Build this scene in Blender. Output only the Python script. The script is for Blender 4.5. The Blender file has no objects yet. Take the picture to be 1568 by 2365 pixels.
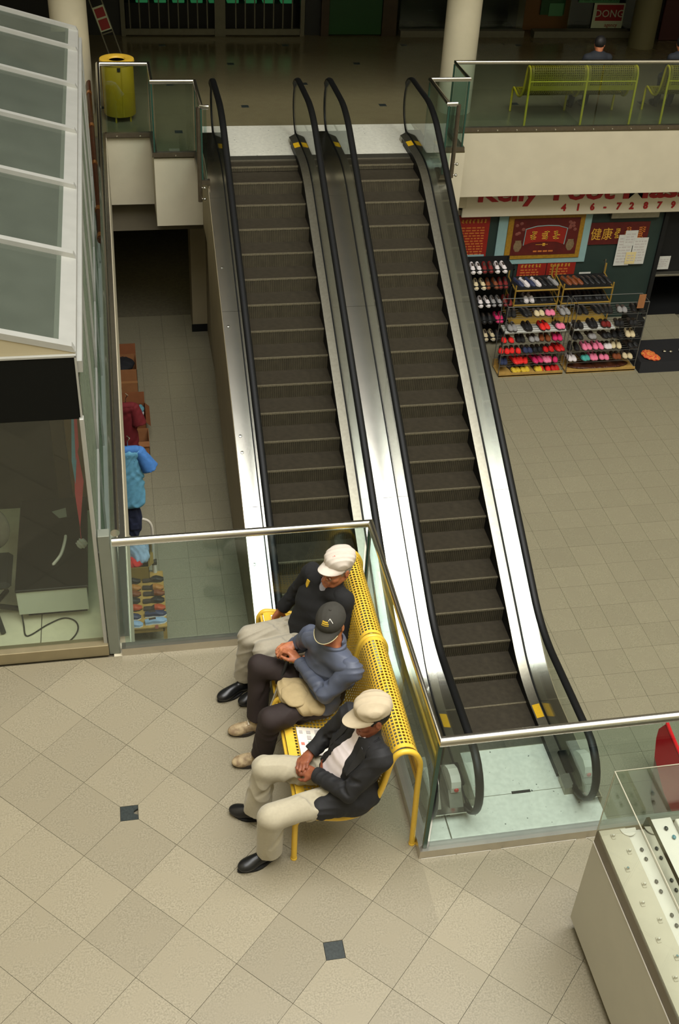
import bpy, bmesh, math, random
import numpy as np
from mathutils import Vector, Matrix, Euler
random.seed(4); rng = np.random.default_rng(7)
C = bpy.context.scene.collection
R = math.radians

# ---------------------------------------------------------------- camera
F_PX, PITCH, ROLL, YAW = 2597.97, 0.6580, 0.0616, 0.2163
cp, sp, cy, sy = math.cos(PITCH), math.sin(PITCH), math.cos(YAW), math.sin(YAW)
fwd = Vector((sy*cp, cy*cp, -sp)); rt = Vector((cy, -sy, 0)); up = rt.cross(fwd)
r2 = math.cos(ROLL)*rt + math.sin(ROLL)*up
u2 = -math.sin(ROLL)*rt + math.cos(ROLL)*up
cam_data = bpy.data.cameras.new('camera'); cam = bpy.data.objects.new('camera', cam_data); C.objects.link(cam)
M = Matrix((( r2.x, u2.x, -fwd.x, 0), (r2.y, u2.y, -fwd.y, 0), (r2.z, u2.z, -fwd.z, 6.0), (0, 0, 0, 1)))
cam.matrix_world = M
cam_data.sensor_fit = 'VERTICAL'; cam_data.sensor_height = 36.0; cam_data.lens = F_PX*36.0/2365
cam_data.clip_start = 0.05; cam_data.clip_end = 200
bpy.context.scene.camera = cam

# ---------------------------------------------------------------- world, skylight, exposure
w = bpy.data.worlds.new('World'); bpy.context.scene.world = w; w.use_nodes = True
bg = w.node_tree.nodes['Background']; bg.inputs[0].default_value = (0.9, 0.95, 1.0, 1); bg.inputs[1].default_value = 0.02

def area(name, loc, sx, sy_, power, col, rot=(0, 0, 0), spread=180):
    d = bpy.data.lights.new(name, 'AREA'); d.shape = 'RECTANGLE'; d.size = sx; d.size_y = sy_
    d.energy = power; d.color = col; d.spread = R(spread)
    o = bpy.data.objects.new(name, d); o.location = loc; o.rotation_euler = rot; C.objects.link(o); return o
# the atrium's roof light (the bright sheet mirrored in the stainless escalator decks)
area('atrium_skylight', (4.2, 3.0, 15.9), 14.0, 12.0, 5600, (1.0, 0.99, 0.96))

vs = bpy.context.scene.view_settings
bpy.context.scene.display_settings.display_device = 'sRGB'
vs.view_transform = 'Standard'; vs.look = 'None'; vs.gamma = 1.0; vs.use_curve_mapping = False; vs.exposure = 0.0

# ---------------------------------------------------------------- helpers
def lin(c):
    return tuple(((x/255)/12.92 if x/255 <= .04045 else ((x/255+.055)/1.055)**2.4) for x in c)

MATS = {}
def mat(name, col, rough=.6, metal=0., noise=0., nscale=30., bump=0., bscale=60., spec=.5, trans=0., ior=1.45, emit=None, estr=0., rand=0., sheen=0., col2=None, coords='Object', alpha=1., detail=4., coat=0.):
    """Procedural principled material: col is sRGB 0-255, mottled by noise towards col2 (or darker)."""
    m = bpy.data.materials.new(name); m.use_nodes = True; nt = m.node_tree; N = nt.nodes; L = nt.links
    b = N['Principled BSDF']; c = lin(col)
    b.inputs['Roughness'].default_value = rough; b.inputs['Metallic'].default_value = metal
    b.inputs['Specular IOR Level'].default_value = spec; b.inputs['IOR'].default_value = ior
    b.inputs['Transmission Weight'].default_value = trans
    if coat: b.inputs['Coat Weight'].default_value = coat
    if sheen: b.inputs['Sheen Weight'].default_value = sheen
    b.inputs['Base Color'].default_value = (*c, 1); b.inputs['Alpha'].default_value = alpha
    tc = N.new('ShaderNodeTexCoord')
    out = None
    if noise > 0:
        nz = N.new('ShaderNodeTexNoise'); nz.inputs['Scale'].default_value = nscale; nz.inputs['Detail'].default_value = detail
        L.new(tc.outputs[coords], nz.inputs['Vector'])
        mx = N.new('ShaderNodeMix'); mx.data_type = 'RGBA'
        mr = N.new('ShaderNodeMapRange'); mr.inputs[1].default_value = .35; mr.inputs[2].default_value = .65
        L.new(nz.outputs[0], mr.inputs[0]); L.new(mr.outputs[0], mx.inputs[0])
        c2 = lin(col2) if col2 else tuple(x*(1-noise) for x in c)
        mx.inputs[6].default_value = (*c, 1); mx.inputs[7].default_value = (*c2, 1)
        out = mx.outputs[2]
    if rand > 0:
        oi = N.new('ShaderNodeObjectInfo'); hv = N.new('ShaderNodeHueSaturation')
        mr2 = N.new('ShaderNodeMapRange'); mr2.inputs[3].default_value = 1-rand; mr2.inputs[4].default_value = 1+rand*.6
        L.new(oi.outputs['Random'], mr2.inputs[0]); L.new(mr2.outputs[0], hv.inputs['Value'])
        if out: L.new(out, hv.inputs['Color'])
        else: hv.inputs['Color'].default_value = (*c, 1)
        out = hv.outputs[0]
    if out: L.new(out, b.inputs['Base Color'])
    if bump > 0:
        nb = N.new('ShaderNodeTexNoise'); nb.inputs['Scale'].default_value = bscale; nb.inputs['Detail'].default_value = 5
        L.new(tc.outputs[coords], nb.inputs['Vector'])
        bp = N.new('ShaderNodeBump'); bp.inputs['Strength'].default_value = bump; bp.inputs['Distance'].default_value = .01
        L.new(nb.outputs[0], bp.inputs['Height']); L.new(bp.outputs[0], b.inputs['Normal'])
    if emit:
        b.inputs['Emission Color'].default_value = (*lin(emit), 1); b.inputs['Emission Strength'].default_value = estr
    MATS[name] = m; return m

def glass_mat(name, tint, rough=0.0, refl=1.0):
    """Thin architectural glass pane: see-through with a tint, plus a Fresnel mirror coat."""
    m = bpy.data.materials.new(name); m.use_nodes = True; nt = m.node_tree; N = nt.nodes; L = nt.links
    N.remove(N['Principled BSDF'])
    tr = N.new('ShaderNodeBsdfTransparent'); tr.inputs[0].default_value = (*tint, 1)
    gl = N.new('ShaderNodeBsdfGlossy'); gl.inputs['Roughness'].default_value = rough; gl.inputs[0].default_value = (refl, refl, refl, 1)
    lw = N.new('ShaderNodeLayerWeight'); lw.inputs[0].default_value = .5
    pw = N.new('ShaderNodeMath'); pw.operation = 'POWER'; pw.inputs[1].default_value = 5; L.new(lw.outputs['Facing'], pw.inputs[0])
    fr = N.new('ShaderNodeMath'); fr.operation = 'MULTIPLY_ADD'; fr.inputs[1].default_value = .92; fr.inputs[2].default_value = .05; L.new(pw.outputs[0], fr.inputs[0])
    mx = N.new('ShaderNodeMixShader'); L.new(fr.outputs[0], mx.inputs[0]); L.new(tr.outputs[0], mx.inputs[1]); L.new(gl.outputs[0], mx.inputs[2])
    L.new(mx.outputs[0], N['Material Output'].inputs[0]); MATS[name] = m; return m

class MB:
    def __init__(s): s.v = []; s.f = []
    def add(s, vs_, fs): n = len(s.v); s.v += [tuple(p) for p in vs_]; s.f += [tuple(i+n for i in f) for f in fs]; return s
    def box(s, x0, x1, y0, y1, z0, z1):
        v = [(x, y, z) for z in (z0, z1) for y in (y0, y1) for x in (x0, x1)]
        return s.add(v, [(0, 2, 3, 1), (4, 5, 7, 6), (0, 1, 5, 4), (2, 6, 7, 3), (0, 4, 6, 2), (1, 3, 7, 5)])
    def bbox(s, x0, x1, y0, y1, z0, z1, b=.005):
        """box with chamfered edges (24-vert)"""
        bm = bmesh.new(); bmesh.ops.create_cube(bm, size=1)
        for q in bm.verts: q.co = Vector(((x0+x1)/2+q.co.x*(x1-x0), (y0+y1)/2+q.co.y*(y1-y0), (z0+z1)/2+q.co.z*(z1-z0)))
        bmesh.ops.bevel(bm, geom=bm.edges[:], offset=b, segments=1, affect='EDGES')
        return s.bm(bm)
    def bm(s, bm, mtx=None):
        bm.verts.ensure_lookup_table(); bm.verts.index_update()
        vs_ = [(mtx @ q.co if mtx else q.co)[:] for q in bm.verts]; fs = [tuple(q.index for q in f.verts) for f in bm.faces]
        bm.free(); return s.add(vs_, fs)
    def hexa(s, b, t):
        """8 corners: bottom ring b (4), top ring t (4)"""
        return s.add(list(b)+list(t), [(3, 2, 1, 0), (4, 5, 6, 7), (0, 1, 5, 4), (1, 2, 6, 5), (2, 3, 7, 6), (3, 0, 4, 7)])
    def prism(s, poly, axis, a, b):
        """2-D polygon extruded along axis: 'x' poly=(y,z); 'y' poly=(x,z); 'z' poly=(x,y)"""
        def P(p, t): return {'x': (t, p[0], p[1]), 'y': (p[0], t, p[1]), 'z': (p[0], p[1], t)}[axis]
        n = len(poly); v = [P(p, a) for p in poly]+[P(p, b) for p in poly]
        fs = [tuple(range(n)), tuple(range(2*n-1, n-1, -1))]+[(i, i+n, (i+1) % n+n, (i+1) % n) for i in range(n)]
        return s.add(v, fs)
    def tube(s, pts, r, n=10, cap=True, closed=False):
        pts = [Vector(p) for p in pts]; m = len(pts); rr = r if hasattr(r, '__len__') else [r]*m
        T = []
        for i in range(m):
            a = pts[i-1] if (i > 0 or closed) else pts[i]; b = pts[(i+1) % m] if (i < m-1 or closed) else pts[i]
            T.append((b-a).normalized())
        nrm = T[0].orthogonal().normalized(); v = []
        for i in range(m):
            nrm = (nrm-T[i]*nrm.dot(T[i])).normalized(); bn = T[i].cross(nrm)
            for k in range(n):
                an = 2*math.pi*k/n; v.append(pts[i]+rr[i]*(math.cos(an)*nrm+math.sin(an)*bn))
        fs = []
        for i in range(m if closed else m-1):
            j = (i+1) % m
            for k in range(n): fs.append((i*n+k, i*n+(k+1) % n, j*n+(k+1) % n, j*n+k))
        if cap and not closed: fs += [tuple(range(n-1, -1, -1)), tuple(range((m-1)*n, m*n))]
        return s.add(v, fs)
    def lathe(s, prof, c=(0, 0, 0), n=24, axis='z', sx=1, sy=1):
        v = []; 
        for (r, z) in prof:
            for k in range(n):
                a = 2*math.pi*k/n; p = (r*math.cos(a)*sx, r*math.sin(a)*sy, z)
                if axis == 'x': p = (p[2], p[0], p[1])
                if axis == 'y': p = (p[0], p[2], p[1])
                v.append((c[0]+p[0], c[1]+p[1], c[2]+p[2]))
        fs = []
        for i in range(len(prof)-1):
            for k in range(n): fs.append((i*n+k, i*n+(k+1) % n, (i+1)*n+(k+1) % n, (i+1)*n+k))
        if prof[0][0] > 1e-6: fs.append(tuple(range(n-1, -1, -1)))
        if prof[-1][0] > 1e-6: fs.append(tuple(range((len(prof)-1)*n, len(prof)*n)))
        return s.add(v, fs)
    def ball(s, c, rx, ry, rz, n=10, m=7, rot=None):
        v = []; fs = []
        for i in range(m+1):
            th = math.pi*i/m
            for k in range(n):
                ph = 2*math.pi*k/n; p = Vector((rx*math.sin(th)*math.cos(ph), ry*math.sin(th)*math.sin(ph), rz*math.cos(th)))
                if rot: p = rot @ p
                v.append(p+Vector(c))
        for i in range(m):
            for k in range(n): fs.append((i*n+k, (i+1)*n+k, (i+1)*n+(k+1) % n, i*n+(k+1) % n))
        return s.add(v, fs)
    def xf(s, M4): s.v = [tuple(M4 @ Vector(p)) for p in s.v]; return s
    def mesh(s, name):
        me = bpy.data.meshes.new(name); me.from_pydata(s.v, [], s.f); me.validate(clean_customdata=False)
        bm = bmesh.new(); bm.from_mesh(me); bmesh.ops.recalc_face_normals(bm, faces=bm.faces); bm.to_mesh(me); bm.free(); me.update(); return me

def link(o, parent=None):
    C.objects.link(o)
    if parent:
        o.parent = parent; o.matrix_parent_inverse = Matrix.Translation(-Vector(parent.get('base', (0, 0, 0))))
    return o
def obj(name, mb, m, parent=None, smooth=False, label=None, kind=None, angle=40):
    me = mb if isinstance(mb, bpy.types.Mesh) else mb.mesh(name)
    if not len(me.materials) and m is not None:
        for q in (m if isinstance(m, (list, tuple)) else [m]): me.materials.append(MATS[q] if isinstance(q, str) else q)
    if smooth:
        for p in me.polygons: p.use_smooth = True
        if angle < 170:
            try: me.set_sharp_from_angle(angle=R(angle))
            except Exception: pass
    o = bpy.data.objects.new(name, me); link(o, parent)
    if label: o['label'] = label
    if kind: o['kind'] = kind
    return o
def tag(o, label, cat, group=None):
    o['label'] = label; o['category'] = cat
    if group: o['group'] = group
    return o
def thing(name, label, cat, base=(0, 0, 0), group=None):
    o = bpy.data.objects.new(name, None); o.empty_display_size = .1; o.location = base; o['base'] = tuple(base); C.objects.link(o)
    return tag(o, label, cat, group)
def struct(name, mb, m, parent=None, smooth=False):
    o = obj(name, mb, m, parent, smooth)
    if parent is None: o['kind'] = 'structure'
    return o
def dup(root, delta=(0, 0, 0), rotz=0., label=None, group=None):
    """copy of a thing built in world space, moved by delta (children keep their parent inverse)"""
    r = root.copy(); C.objects.link(r); r.location = Vector(root.location)+Vector(delta); r.rotation_euler = (0, 0, rotz)
    if label: r['label'] = label
    if group: r['group'] = group
    for ch in list(root.children):
        c = ch.copy(); C.objects.link(c); c.parent = r; c.matrix_parent_inverse = ch.matrix_parent_inverse
        for g in list(ch.children):
            d = g.copy(); C.objects.link(d); d.parent = c; d.matrix_parent_inverse = g.matrix_parent_inverse
    return r

def clip_poly(poly, a, b, c):
    """keep a*x+b*y<=c"""
    out = []
    for i in range(len(poly)):
        p, q = poly[i], poly[(i+1) % len(poly)]; dp = a*p[0]+b*p[1]-c; dq = a*q[0]+b*q[1]-c
        if dp <= 0: out.append(p)
        if dp*dq < 0: t = dp/(dp-dq); out.append((p[0]+t*(q[0]-p[0]), p[1]+t*(q[1]-p[1])))
    return out
def clip_rect(poly, x0, x1, y0, y1):
    for a in ((-1, 0, -x0), (1, 0, x1), (0, -1, -y0), (0, 1, y1)):
        poly = clip_poly(poly, *a)
        if len(poly) < 3: return []
    return poly
def parea(p): return abs(sum(p[i][0]*p[(i+1) % len(p)][1]-p[(i+1) % len(p)][0]*p[i][1] for i in range(len(p))))/2 if len(p) > 2 else 0

# ---------------------------------------------------------------- materials
mat('tile_stone', (183, 170, 139), .42, noise=.2, nscale=55, rand=.13, bump=.05, bscale=120, col2=(150, 138, 110), coords='Generated')
def stone(name, c1, c2, c3, rough, rand):
    """speckled terrazzo/granite tile in world metres, tone shifted per tile"""
    m = bpy.data.materials.new(name); m.use_nodes = True; nt = m.node_tree; N = nt.nodes; L = nt.links; b = N['Principled BSDF']
    g = N.new('ShaderNodeNewGeometry')
    def nz(s, d):
        n = N.new('ShaderNodeTexNoise'); n.inputs['Scale'].default_value = s; n.inputs['Detail'].default_value = d; L.new(g.outputs['Position'], n.inputs['Vector']); return n
    def rng_(n, a, b_):
        r = N.new('ShaderNodeMapRange'); r.inputs[1].default_value = a; r.inputs[2].default_value = b_; L.new(n.outputs[0], r.inputs[0]); return r
    def mixc(f, a, b_):
        x = N.new('ShaderNodeMix'); x.data_type = 'RGBA'; L.new(f.outputs[0], x.inputs[0])
        for i, q in ((6, a), (7, b_)):
            if isinstance(q, tuple): x.inputs[i].default_value = (*lin(q), 1)
            else: L.new(q, x.inputs[i])
        return x.outputs[2]
    a = mixc(rng_(nz(95, 3), .38, .64), c1, c2)
    a = mixc(rng_(nz(6, 2), .42, .7), a, c3)
    oi = N.new('ShaderNodeObjectInfo'); hv = N.new('ShaderNodeHueSaturation'); r = N.new('ShaderNodeMapRange')
    r.inputs[3].default_value = 1-rand; r.inputs[4].default_value = 1+rand; L.new(oi.outputs['Random'], r.inputs[0]); L.new(r.outputs[0], hv.inputs['Value']); L.new(a, hv.inputs['Color'])
    L.new(hv.outputs[0], b.inputs['Base Color']); b.inputs['Roughness'].default_value = rough
    MATS[name] = m; return m
stone('floor_tile', (136, 128, 107), (116, 109, 89), (128, 120, 99), .4, .09)
stone('lower_tile', (144, 138, 115), (124, 119, 97), (134, 128, 106), .30, .04)
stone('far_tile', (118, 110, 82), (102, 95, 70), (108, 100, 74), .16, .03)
mat('grout', (100, 93, 76), .8, noise=.2, nscale=20)
mat('grout_lower', (112, 106, 86), .8, noise=.2, nscale=20)
mat('inset_tile', (48, 54, 52), .35, noise=.4, nscale=60)
mat('beige_paint', (192, 184, 160), .75, noise=.06, nscale=3, bump=.03, bscale=150)
mat('cladding', (160, 148, 118), .6, noise=.08, nscale=3)
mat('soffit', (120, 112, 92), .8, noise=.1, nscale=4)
mat('pillar_paint', (178, 170, 144), .7, noise=.06, nscale=5); mat('white_paint', (206, 200, 184), .6, noise=.05, nscale=6)
mat('dark_wall', (26, 26, 20), .7, noise=.2, nscale=3)
mat('black_gap', (10, 11, 10), .7, noise=.2, nscale=8)
mat('steel', (205, 203, 194), .24, metal=1., noise=.05, nscale=8)
mat('steel_polish', (222, 219, 208), .22, metal=1., noise=.05, nscale=5)
mat('steel_dull', (158, 154, 138), .36, metal=.9, noise=.12, nscale=25)
mat('base_rail', (120, 110, 94), .4, metal=.9, noise=.12, nscale=20)
mat('landing_plate', (226, 224, 208), .5, metal=.2, noise=.12, nscale=18, bump=.05, bscale=300)
def speckled():
    m = MATS['landing_plate']; nt = m.node_tree; N = nt.nodes; L = nt.links; b = N['Principled BSDF']; src = b.inputs['Base Color'].links[0].from_socket
    g = N.new('ShaderNodeNewGeometry'); nz = N.new('ShaderNodeTexNoise'); nz.inputs['Scale'].default_value = 26; nz.inputs['Detail'].default_value = 2; L.new(g.outputs['Position'], nz.inputs['Vector'])
    r = N.new('ShaderNodeMapRange'); r.inputs[1].default_value = .70; r.inputs[2].default_value = .74; L.new(nz.outputs[0], r.inputs[0])
    x = N.new('ShaderNodeMix'); x.data_type = 'RGBA'; L.new(r.outputs[0], x.inputs[0]); L.new(src, x.inputs[6]); x.inputs[7].default_value = (*lin((70, 76, 72)), 1); L.new(x.outputs[2], b.inputs['Base Color'])
speckled()                                                            # scuffs and chewing-gum marks on the landing plates
mat('rubber', (12, 13, 13), .5, noise=.2, nscale=20, spec=.35)
mat('step_tread', (66, 60, 48), .5, metal=.3, noise=.25, nscale=14)
mat('step_riser', (82, 76, 60), .55, metal=.3, noise=.2, nscale=10); mat('step_nose', (128, 120, 98), .45, metal=.4, noise=.3, nscale=40)
mat('yellow_sticker', (222, 176, 30), .5, noise=.1, nscale=40)
mat('red_button', (205, 40, 30), .4, noise=.05, nscale=40)
mat('glass_edge', (44, 72, 60), .25, noise=.1, nscale=20)
glass_mat('glass', (.795, .885, .875))
glass_mat('glass_clear', (.91, .95, .93))
glass_mat('glass_dark', (.55, .68, .60))
glass_mat('glass_case', (.93, .95, .92))
# ================================================================ STRUCTURE
ZL = -3.75            # lower floor
TS, TA = .4017, -.7861
TO = np.array([-.8039, 5.7734]); ta = TS*np.array([math.cos(TA), math.sin(TA)]); tb = TS*np.array([-math.sin(TA), math.cos(TA)])

floor = struct('floor', MB().box(-6, 1.545, -3, 6.065, -.5, -.02).box(1.545, 14, -3, 4.035, -.5, -.02).box(-6, -.175, 6.065, 17.0, -.5, -.02), 'grout')
INS = .058
def is_inset(i, j): return (i-3) % 4 == 0 and (j+1) % 4 == 0
def shrink(p, g):
    c = np.mean(p, axis=0); return [tuple(c+(np.array(q)-c)*(1-g/np.linalg.norm(np.array(q)-c))) for q in p]
tile_mesh = None; ntile = 0
for i in range(-6, 16):
    for j in range(-12, 8):
        o = TO+i*ta+j*tb; poly = [tuple(o), tuple(o+ta), tuple(o+ta+tb), tuple(o+tb)]
        cx_, cy_ = o+(ta+tb)/2
        if not (-1.9 < cx_ < 3.4 and 1.5 < cy_ < 6.5): continue
        cut = False
        regs = [(-6, 1.545, -3, 6.06), (1.545, 14, -3, 4.03)]
        if all(y < 4.03 for x, y in poly): regs = [(-6, 14, -3, 4.03)]
        for rg in regs:
            q = clip_rect(shrink(poly, .0016), *rg)
            for (ci, cj) in ((i, j), (i+1, j), (i, j+1), (i+1, j+1)):
                if is_inset(ci, cj) and q:                     # corner cut for the dark inset
                    p = TO+ci*ta+cj*tb; d = np.array([cx_, cy_])-p
                    ax = 0 if abs(d[0]) > abs(d[1]) else 1
                    sgn = 1 if d[ax] > 0 else -1
                    a = [0, 0]; a[ax] = -sgn; q = clip_poly(q, a[0], a[1], -(sgn*p[ax]+INS)); cut = True
            if len(q) < 3 or parea(q) < .002: continue
            c = np.array([cx_, cy_])
            full = parea(q) > TS*TS*.97 and not cut
            if full and tile_mesh is not None: t = bpy.data.objects.new('tile', tile_mesh); link(t, floor)
            else:
                t = obj('tile', MB().prism([(x-c[0], y-c[1]) for x, y in q], 'z', -.0, .0185), 'floor_tile', floor)
                if full: tile_mesh = t.data
            t.location = (c[0], c[1], -.0195 + random.uniform(0, .0012)); ntile += 1
for i in range(-6, 16):
    for j in range(-12, 8):
        if not is_inset(i, j): continue
        p = TO+i*ta+j*tb
        if not (-1.5 < p[0] < 3 and 1.5 < p[1] < 6.0) or (p[0] > 1.4 and p[1] > 3.9): continue
        g = INS-.003; poly = [(-g, -g), (g, -g), (g, g), (-g, g)]
        if i == 3 and j == -1: poly = [(-g, -g), (g, -g), (g, -.02), (g*.55, -.008), (g*.5, .012), (g, .03), (g, g), (-g, g)]   # chipped edge
        t = obj('inset_tile', MB().prism(poly, 'z', -.0195, -.001), 'inset_tile', floor); t.location = (p[0], p[1], 0)

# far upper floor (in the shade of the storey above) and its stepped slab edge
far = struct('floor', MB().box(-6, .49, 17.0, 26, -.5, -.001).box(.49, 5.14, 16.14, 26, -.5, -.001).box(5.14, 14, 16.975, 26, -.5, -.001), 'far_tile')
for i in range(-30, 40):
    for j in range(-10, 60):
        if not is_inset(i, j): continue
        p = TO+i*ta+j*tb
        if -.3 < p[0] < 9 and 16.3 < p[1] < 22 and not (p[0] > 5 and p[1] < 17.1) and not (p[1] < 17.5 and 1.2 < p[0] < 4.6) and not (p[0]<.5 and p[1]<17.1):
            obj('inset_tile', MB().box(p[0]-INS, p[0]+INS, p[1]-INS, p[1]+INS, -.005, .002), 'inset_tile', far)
# painted slab fronts
struct('trim_1', MB().prism([(-.17, 0), (-.17, -1.07), (-.30, -1.07), (-.30, 0)], 'y', 6.06, 17.0), 'beige_paint')
struct('trim_2', MB().box(-.17, .49, 16.985, 17.25, -1.07, -.03), 'beige_paint')
struct('trim_3', MB().box(.486, 1.17, 16.128, 17.25, -1.06, -.03), 'beige_paint')
struct('trim_4', MB().box(5.142, 12, 16.96, 17.2, -1.07, -.03).box(4.60, 5.142, 16.128, 17.2, -1.07, -.03), 'beige_paint')
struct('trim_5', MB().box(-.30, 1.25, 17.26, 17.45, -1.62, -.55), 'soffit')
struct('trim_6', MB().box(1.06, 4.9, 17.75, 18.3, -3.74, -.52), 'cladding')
struct('baseboard_back', MB().box(1.04, 1.5, 17.73, 17.745, ZL, ZL+.14), 'black_gap')

# lower floor: square tiles laid along the escalators
low = struct('floor', MB().box(-3, 12, 3, 26, ZL-.3, ZL-.0195), 'grout_lower')
cells = []
for i in range(-6, 40):
    for j in range(0, 60):
        x0 = .127+.4*(i-2); y0 = 5.575+.4*j
        if -.5 < x0 < 1.2 and 9.0 < y0 < 18.2 or 2.7 < x0 < 4.6 and 5.4 < y0 < 8.2 or 4.5 < x0 < 9.9 and 5.4 < y0 < 18.0: cells.append((x0, y0))
cells.sort(key=lambda c: c[0]**2+c[1]**2+9.75**2)
lt = None; rest = MB()
for n, (x0, y0) in enumerate(cells):
    if n < 298:
        if lt is None: t = obj('tile', MB().box(.0015, .3985, .0015, .3985, 0, .0185), 'lower_tile', low); lt = t.data
        else: t = bpy.data.objects.new('tile', lt); link(t, low)
        t.location = (x0, y0, ZL-.0195+random.uniform(0, .0008))
    else: rest.box(x0+.0015, x0+.3985, y0+.0015, y0+.3985, ZL-.0195, ZL-.001)
t = obj('tile_field', rest, 'lower_tile', low); t['kind'] = 'stuff'

# shell: walls, ceilings round the roof light
struct('wall_back', MB().box(-6, 14, 26, 26.2, ZL-.3, 16.1), 'dark_wall')
struct('wall_left', MB().box(-6.2, -6, -3, 26.2, -.5, 16.1).box(-3.2, -3, 3, 26, ZL-.3, -.5), 'beige_paint')
struct('wall_right', MB().box(14, 14.2, -3, 26.2, -.5, 16.1).box(12, 12.2, 3, 26, ZL-.3, -.5), 'beige_paint')
struct('wall_front', MB().box(-6.2, 14.2, -3.2, -3, -.5, 16.1).box(-3.2, 12.2, 2.8, 3, ZL-.3, -.5), 'beige_paint')
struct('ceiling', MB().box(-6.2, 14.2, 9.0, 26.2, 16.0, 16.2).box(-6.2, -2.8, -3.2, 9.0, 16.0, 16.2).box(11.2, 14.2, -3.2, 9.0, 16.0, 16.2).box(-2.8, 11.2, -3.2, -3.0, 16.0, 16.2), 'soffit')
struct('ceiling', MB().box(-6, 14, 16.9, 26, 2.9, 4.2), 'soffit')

# ---------------------------------------------------------------- glass railings
RZ = 1.05
mat('steel_soft', (214, 208, 198), .3, metal=1., noise=.06, nscale=10)
def railing(name, label, path, ends=True, base=True, panes=None, bolts=False, group=None):
    """path: list of (x,y) on the floor edge; one handrail, one base rail, panes between corners"""
    b0 = (path[0][0], path[0][1], 0)
    t = thing(name, label, 'railing', b0, group)
    obj('handrail', MB().tube([(x, y, RZ) for x, y in path], .032, 14), 'steel', t, smooth=True)
    for k in range(len(path)-1):
        p, q = Vector((*path[k], 0)), Vector((*path[k+1], 0)); L_ = (q-p).length; d = (q-p)/L_; n = Vector((-d.y, d.x, 0))
        m = max(1, round(L_/2.6)) if panes is None else panes[k]
        for i in range(m):
            a = p+d*(L_*i/m+(.012 if i else 0.03)); c = p+d*(L_*(i+1)/m-(.012 if i < m-1 else .03))
            obj('glass_pane', MB().hexa([a-n*.006+Vector((0, 0, .03)), c-n*.006+Vector((0, 0, .03)), c+n*.006+Vector((0, 0, .03)), a+n*.006+Vector((0, 0, .03))],
                                        [a-n*.006+Vector((0, 0, RZ-.02)), c-n*.006+Vector((0, 0, RZ-.02)), c+n*.006+Vector((0, 0, RZ-.02)), a+n*.006+Vector((0, 0, RZ-.02))]), 'glass', t)
        if base:
            def off(i, w_):                                           # mitred offset of path point i
                P0 = Vector((*path[i], 0)); ns = []
                for u in (i-1, i):
                    if 0 <= u < len(path)-1: dd = (Vector((*path[u+1], 0))-Vector((*path[u], 0))).normalized(); ns.append(Vector((-dd.y, dd.x, 0)))
                return P0+(ns[0]*w_ if len(ns) == 1 else (ns[0]+ns[1])*w_)
            bt = [off(k, -.04), off(k+1, -.04), off(k+1, .04), off(k, .04)]; tp = [off(k, -.034), off(k+1, -.034), off(k+1, .034), off(k, .034)]
            obj('base_rail', MB().hexa(bt, [q_+Vector((0, 0, .062)) for q_ in tp]), 'steel_soft' if not bolts else 'base_rail', t)
            if bolts:
                nb = int(L_/.31)
                for i in range(nb): 
                    q_ = p+d*(L_*(i+.5)/nb)
                    obj('bolt', MB().lathe([(.014, 0), (.012, .01), (0, .013)], n=8).xf(Matrix.Translation((q_.x, q_.y-.041, .02)) @ Matrix.Rotation(R(90), 4, 'X')), 'steel', t)
        if k > 0:
            obj('corner_joint', MB().box(p.x-.012, p.x+.012, p.y-.012, p.y+.012, .064, RZ-.03), 'glass_edge', t)
    return t
railing('glass_railing', 'steel topped glass railing directly behind the yellow bench with the three men', [(-.24, 6.10), (1.57, 6.10), (1.57, 4.072), (6.5, 4.072)], panes=[1, 1, 2])
railing('glass_railing', 'long glass railing running beside the kiosk along the left edge of the opening', [(-.215, 6.2), (-.215, 16.96)])
rail_bin = railing('glass_railing', 'stepped glass railing in front of the yellow litter bin across the opening', [(-.19, 16.96), (.50, 16.96), (.50, 16.13), (1.10, 16.13), (1.10, 15.06), (1.20, 15.06)], panes=[1]*5, bolts=True)
rail_far = railing('glass_railing', 'long glass railing in front of the two distant yellow benches', [(9.9, 16.99), (5.09, 16.99), (5.09, 16.16), (4.50, 16.16), (4.50, 15.08), (4.62, 15.08)], panes=[2, 1, 1, 1, 1], bolts=True)
# hanging end posts beside the escalators belong to the two stepped railings
for t, x, y, z0 in ((rail_bin, 1.06, 15.04, -.24), (rail_far, 4.635, 15.06, 0.02)):
    obj('end_post', MB().tube([(x, y, z0), (x, y, RZ)], .03, 12), 'base_rail', t, smooth=True)
    for z in (.02, .1): obj('ball_fixing', MB().tube([(x, y, z0+z*2), (x+.05, y-.02, z0+z*2)], .008, 6).ball((x+.06, y-.025, z0+z*2), .022, .022, .022), 'steel', t, smooth=True)

# ---------------------------------------------------------------- far storey: pillars, shutter, doors, signs
for x, y, lab in ((5.45, 18.0, 'white round pillar behind the right escalator railing'), (-.60, 18.1, 'white round pillar behind the kiosk roof')):
    t = thing('pillar', lab, 'pillar', (x, y, 0))
    obj('shaft', MB().lathe([(.275, 0), (.275, 2.9)], (x, y, 0), 40), 'pillar_paint', t, smooth=True)
mat('shutter', (96, 94, 78), .4, metal=.6, noise=.1, nscale=10)
mat('green_door', (6, 62, 12), .5, noise=.1, nscale=3)
mat('brown_frame', (58, 44, 24), .6, noise=.2, nscale=6)
mat('green_glow', (40, 90, 60), .5, emit=(50, 150, 90), estr=.25)  # weak emission on the goods stands in for the shop's green lighting
mat('ochre_wall', (100, 68, 28), .7, noise=.08, nscale=3)
mat('threshold', (100, 98, 82), .5, noise=.1, nscale=10)
mat('shop_dark', (14, 17, 12), .5, noise=.3, nscale=2)
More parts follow.
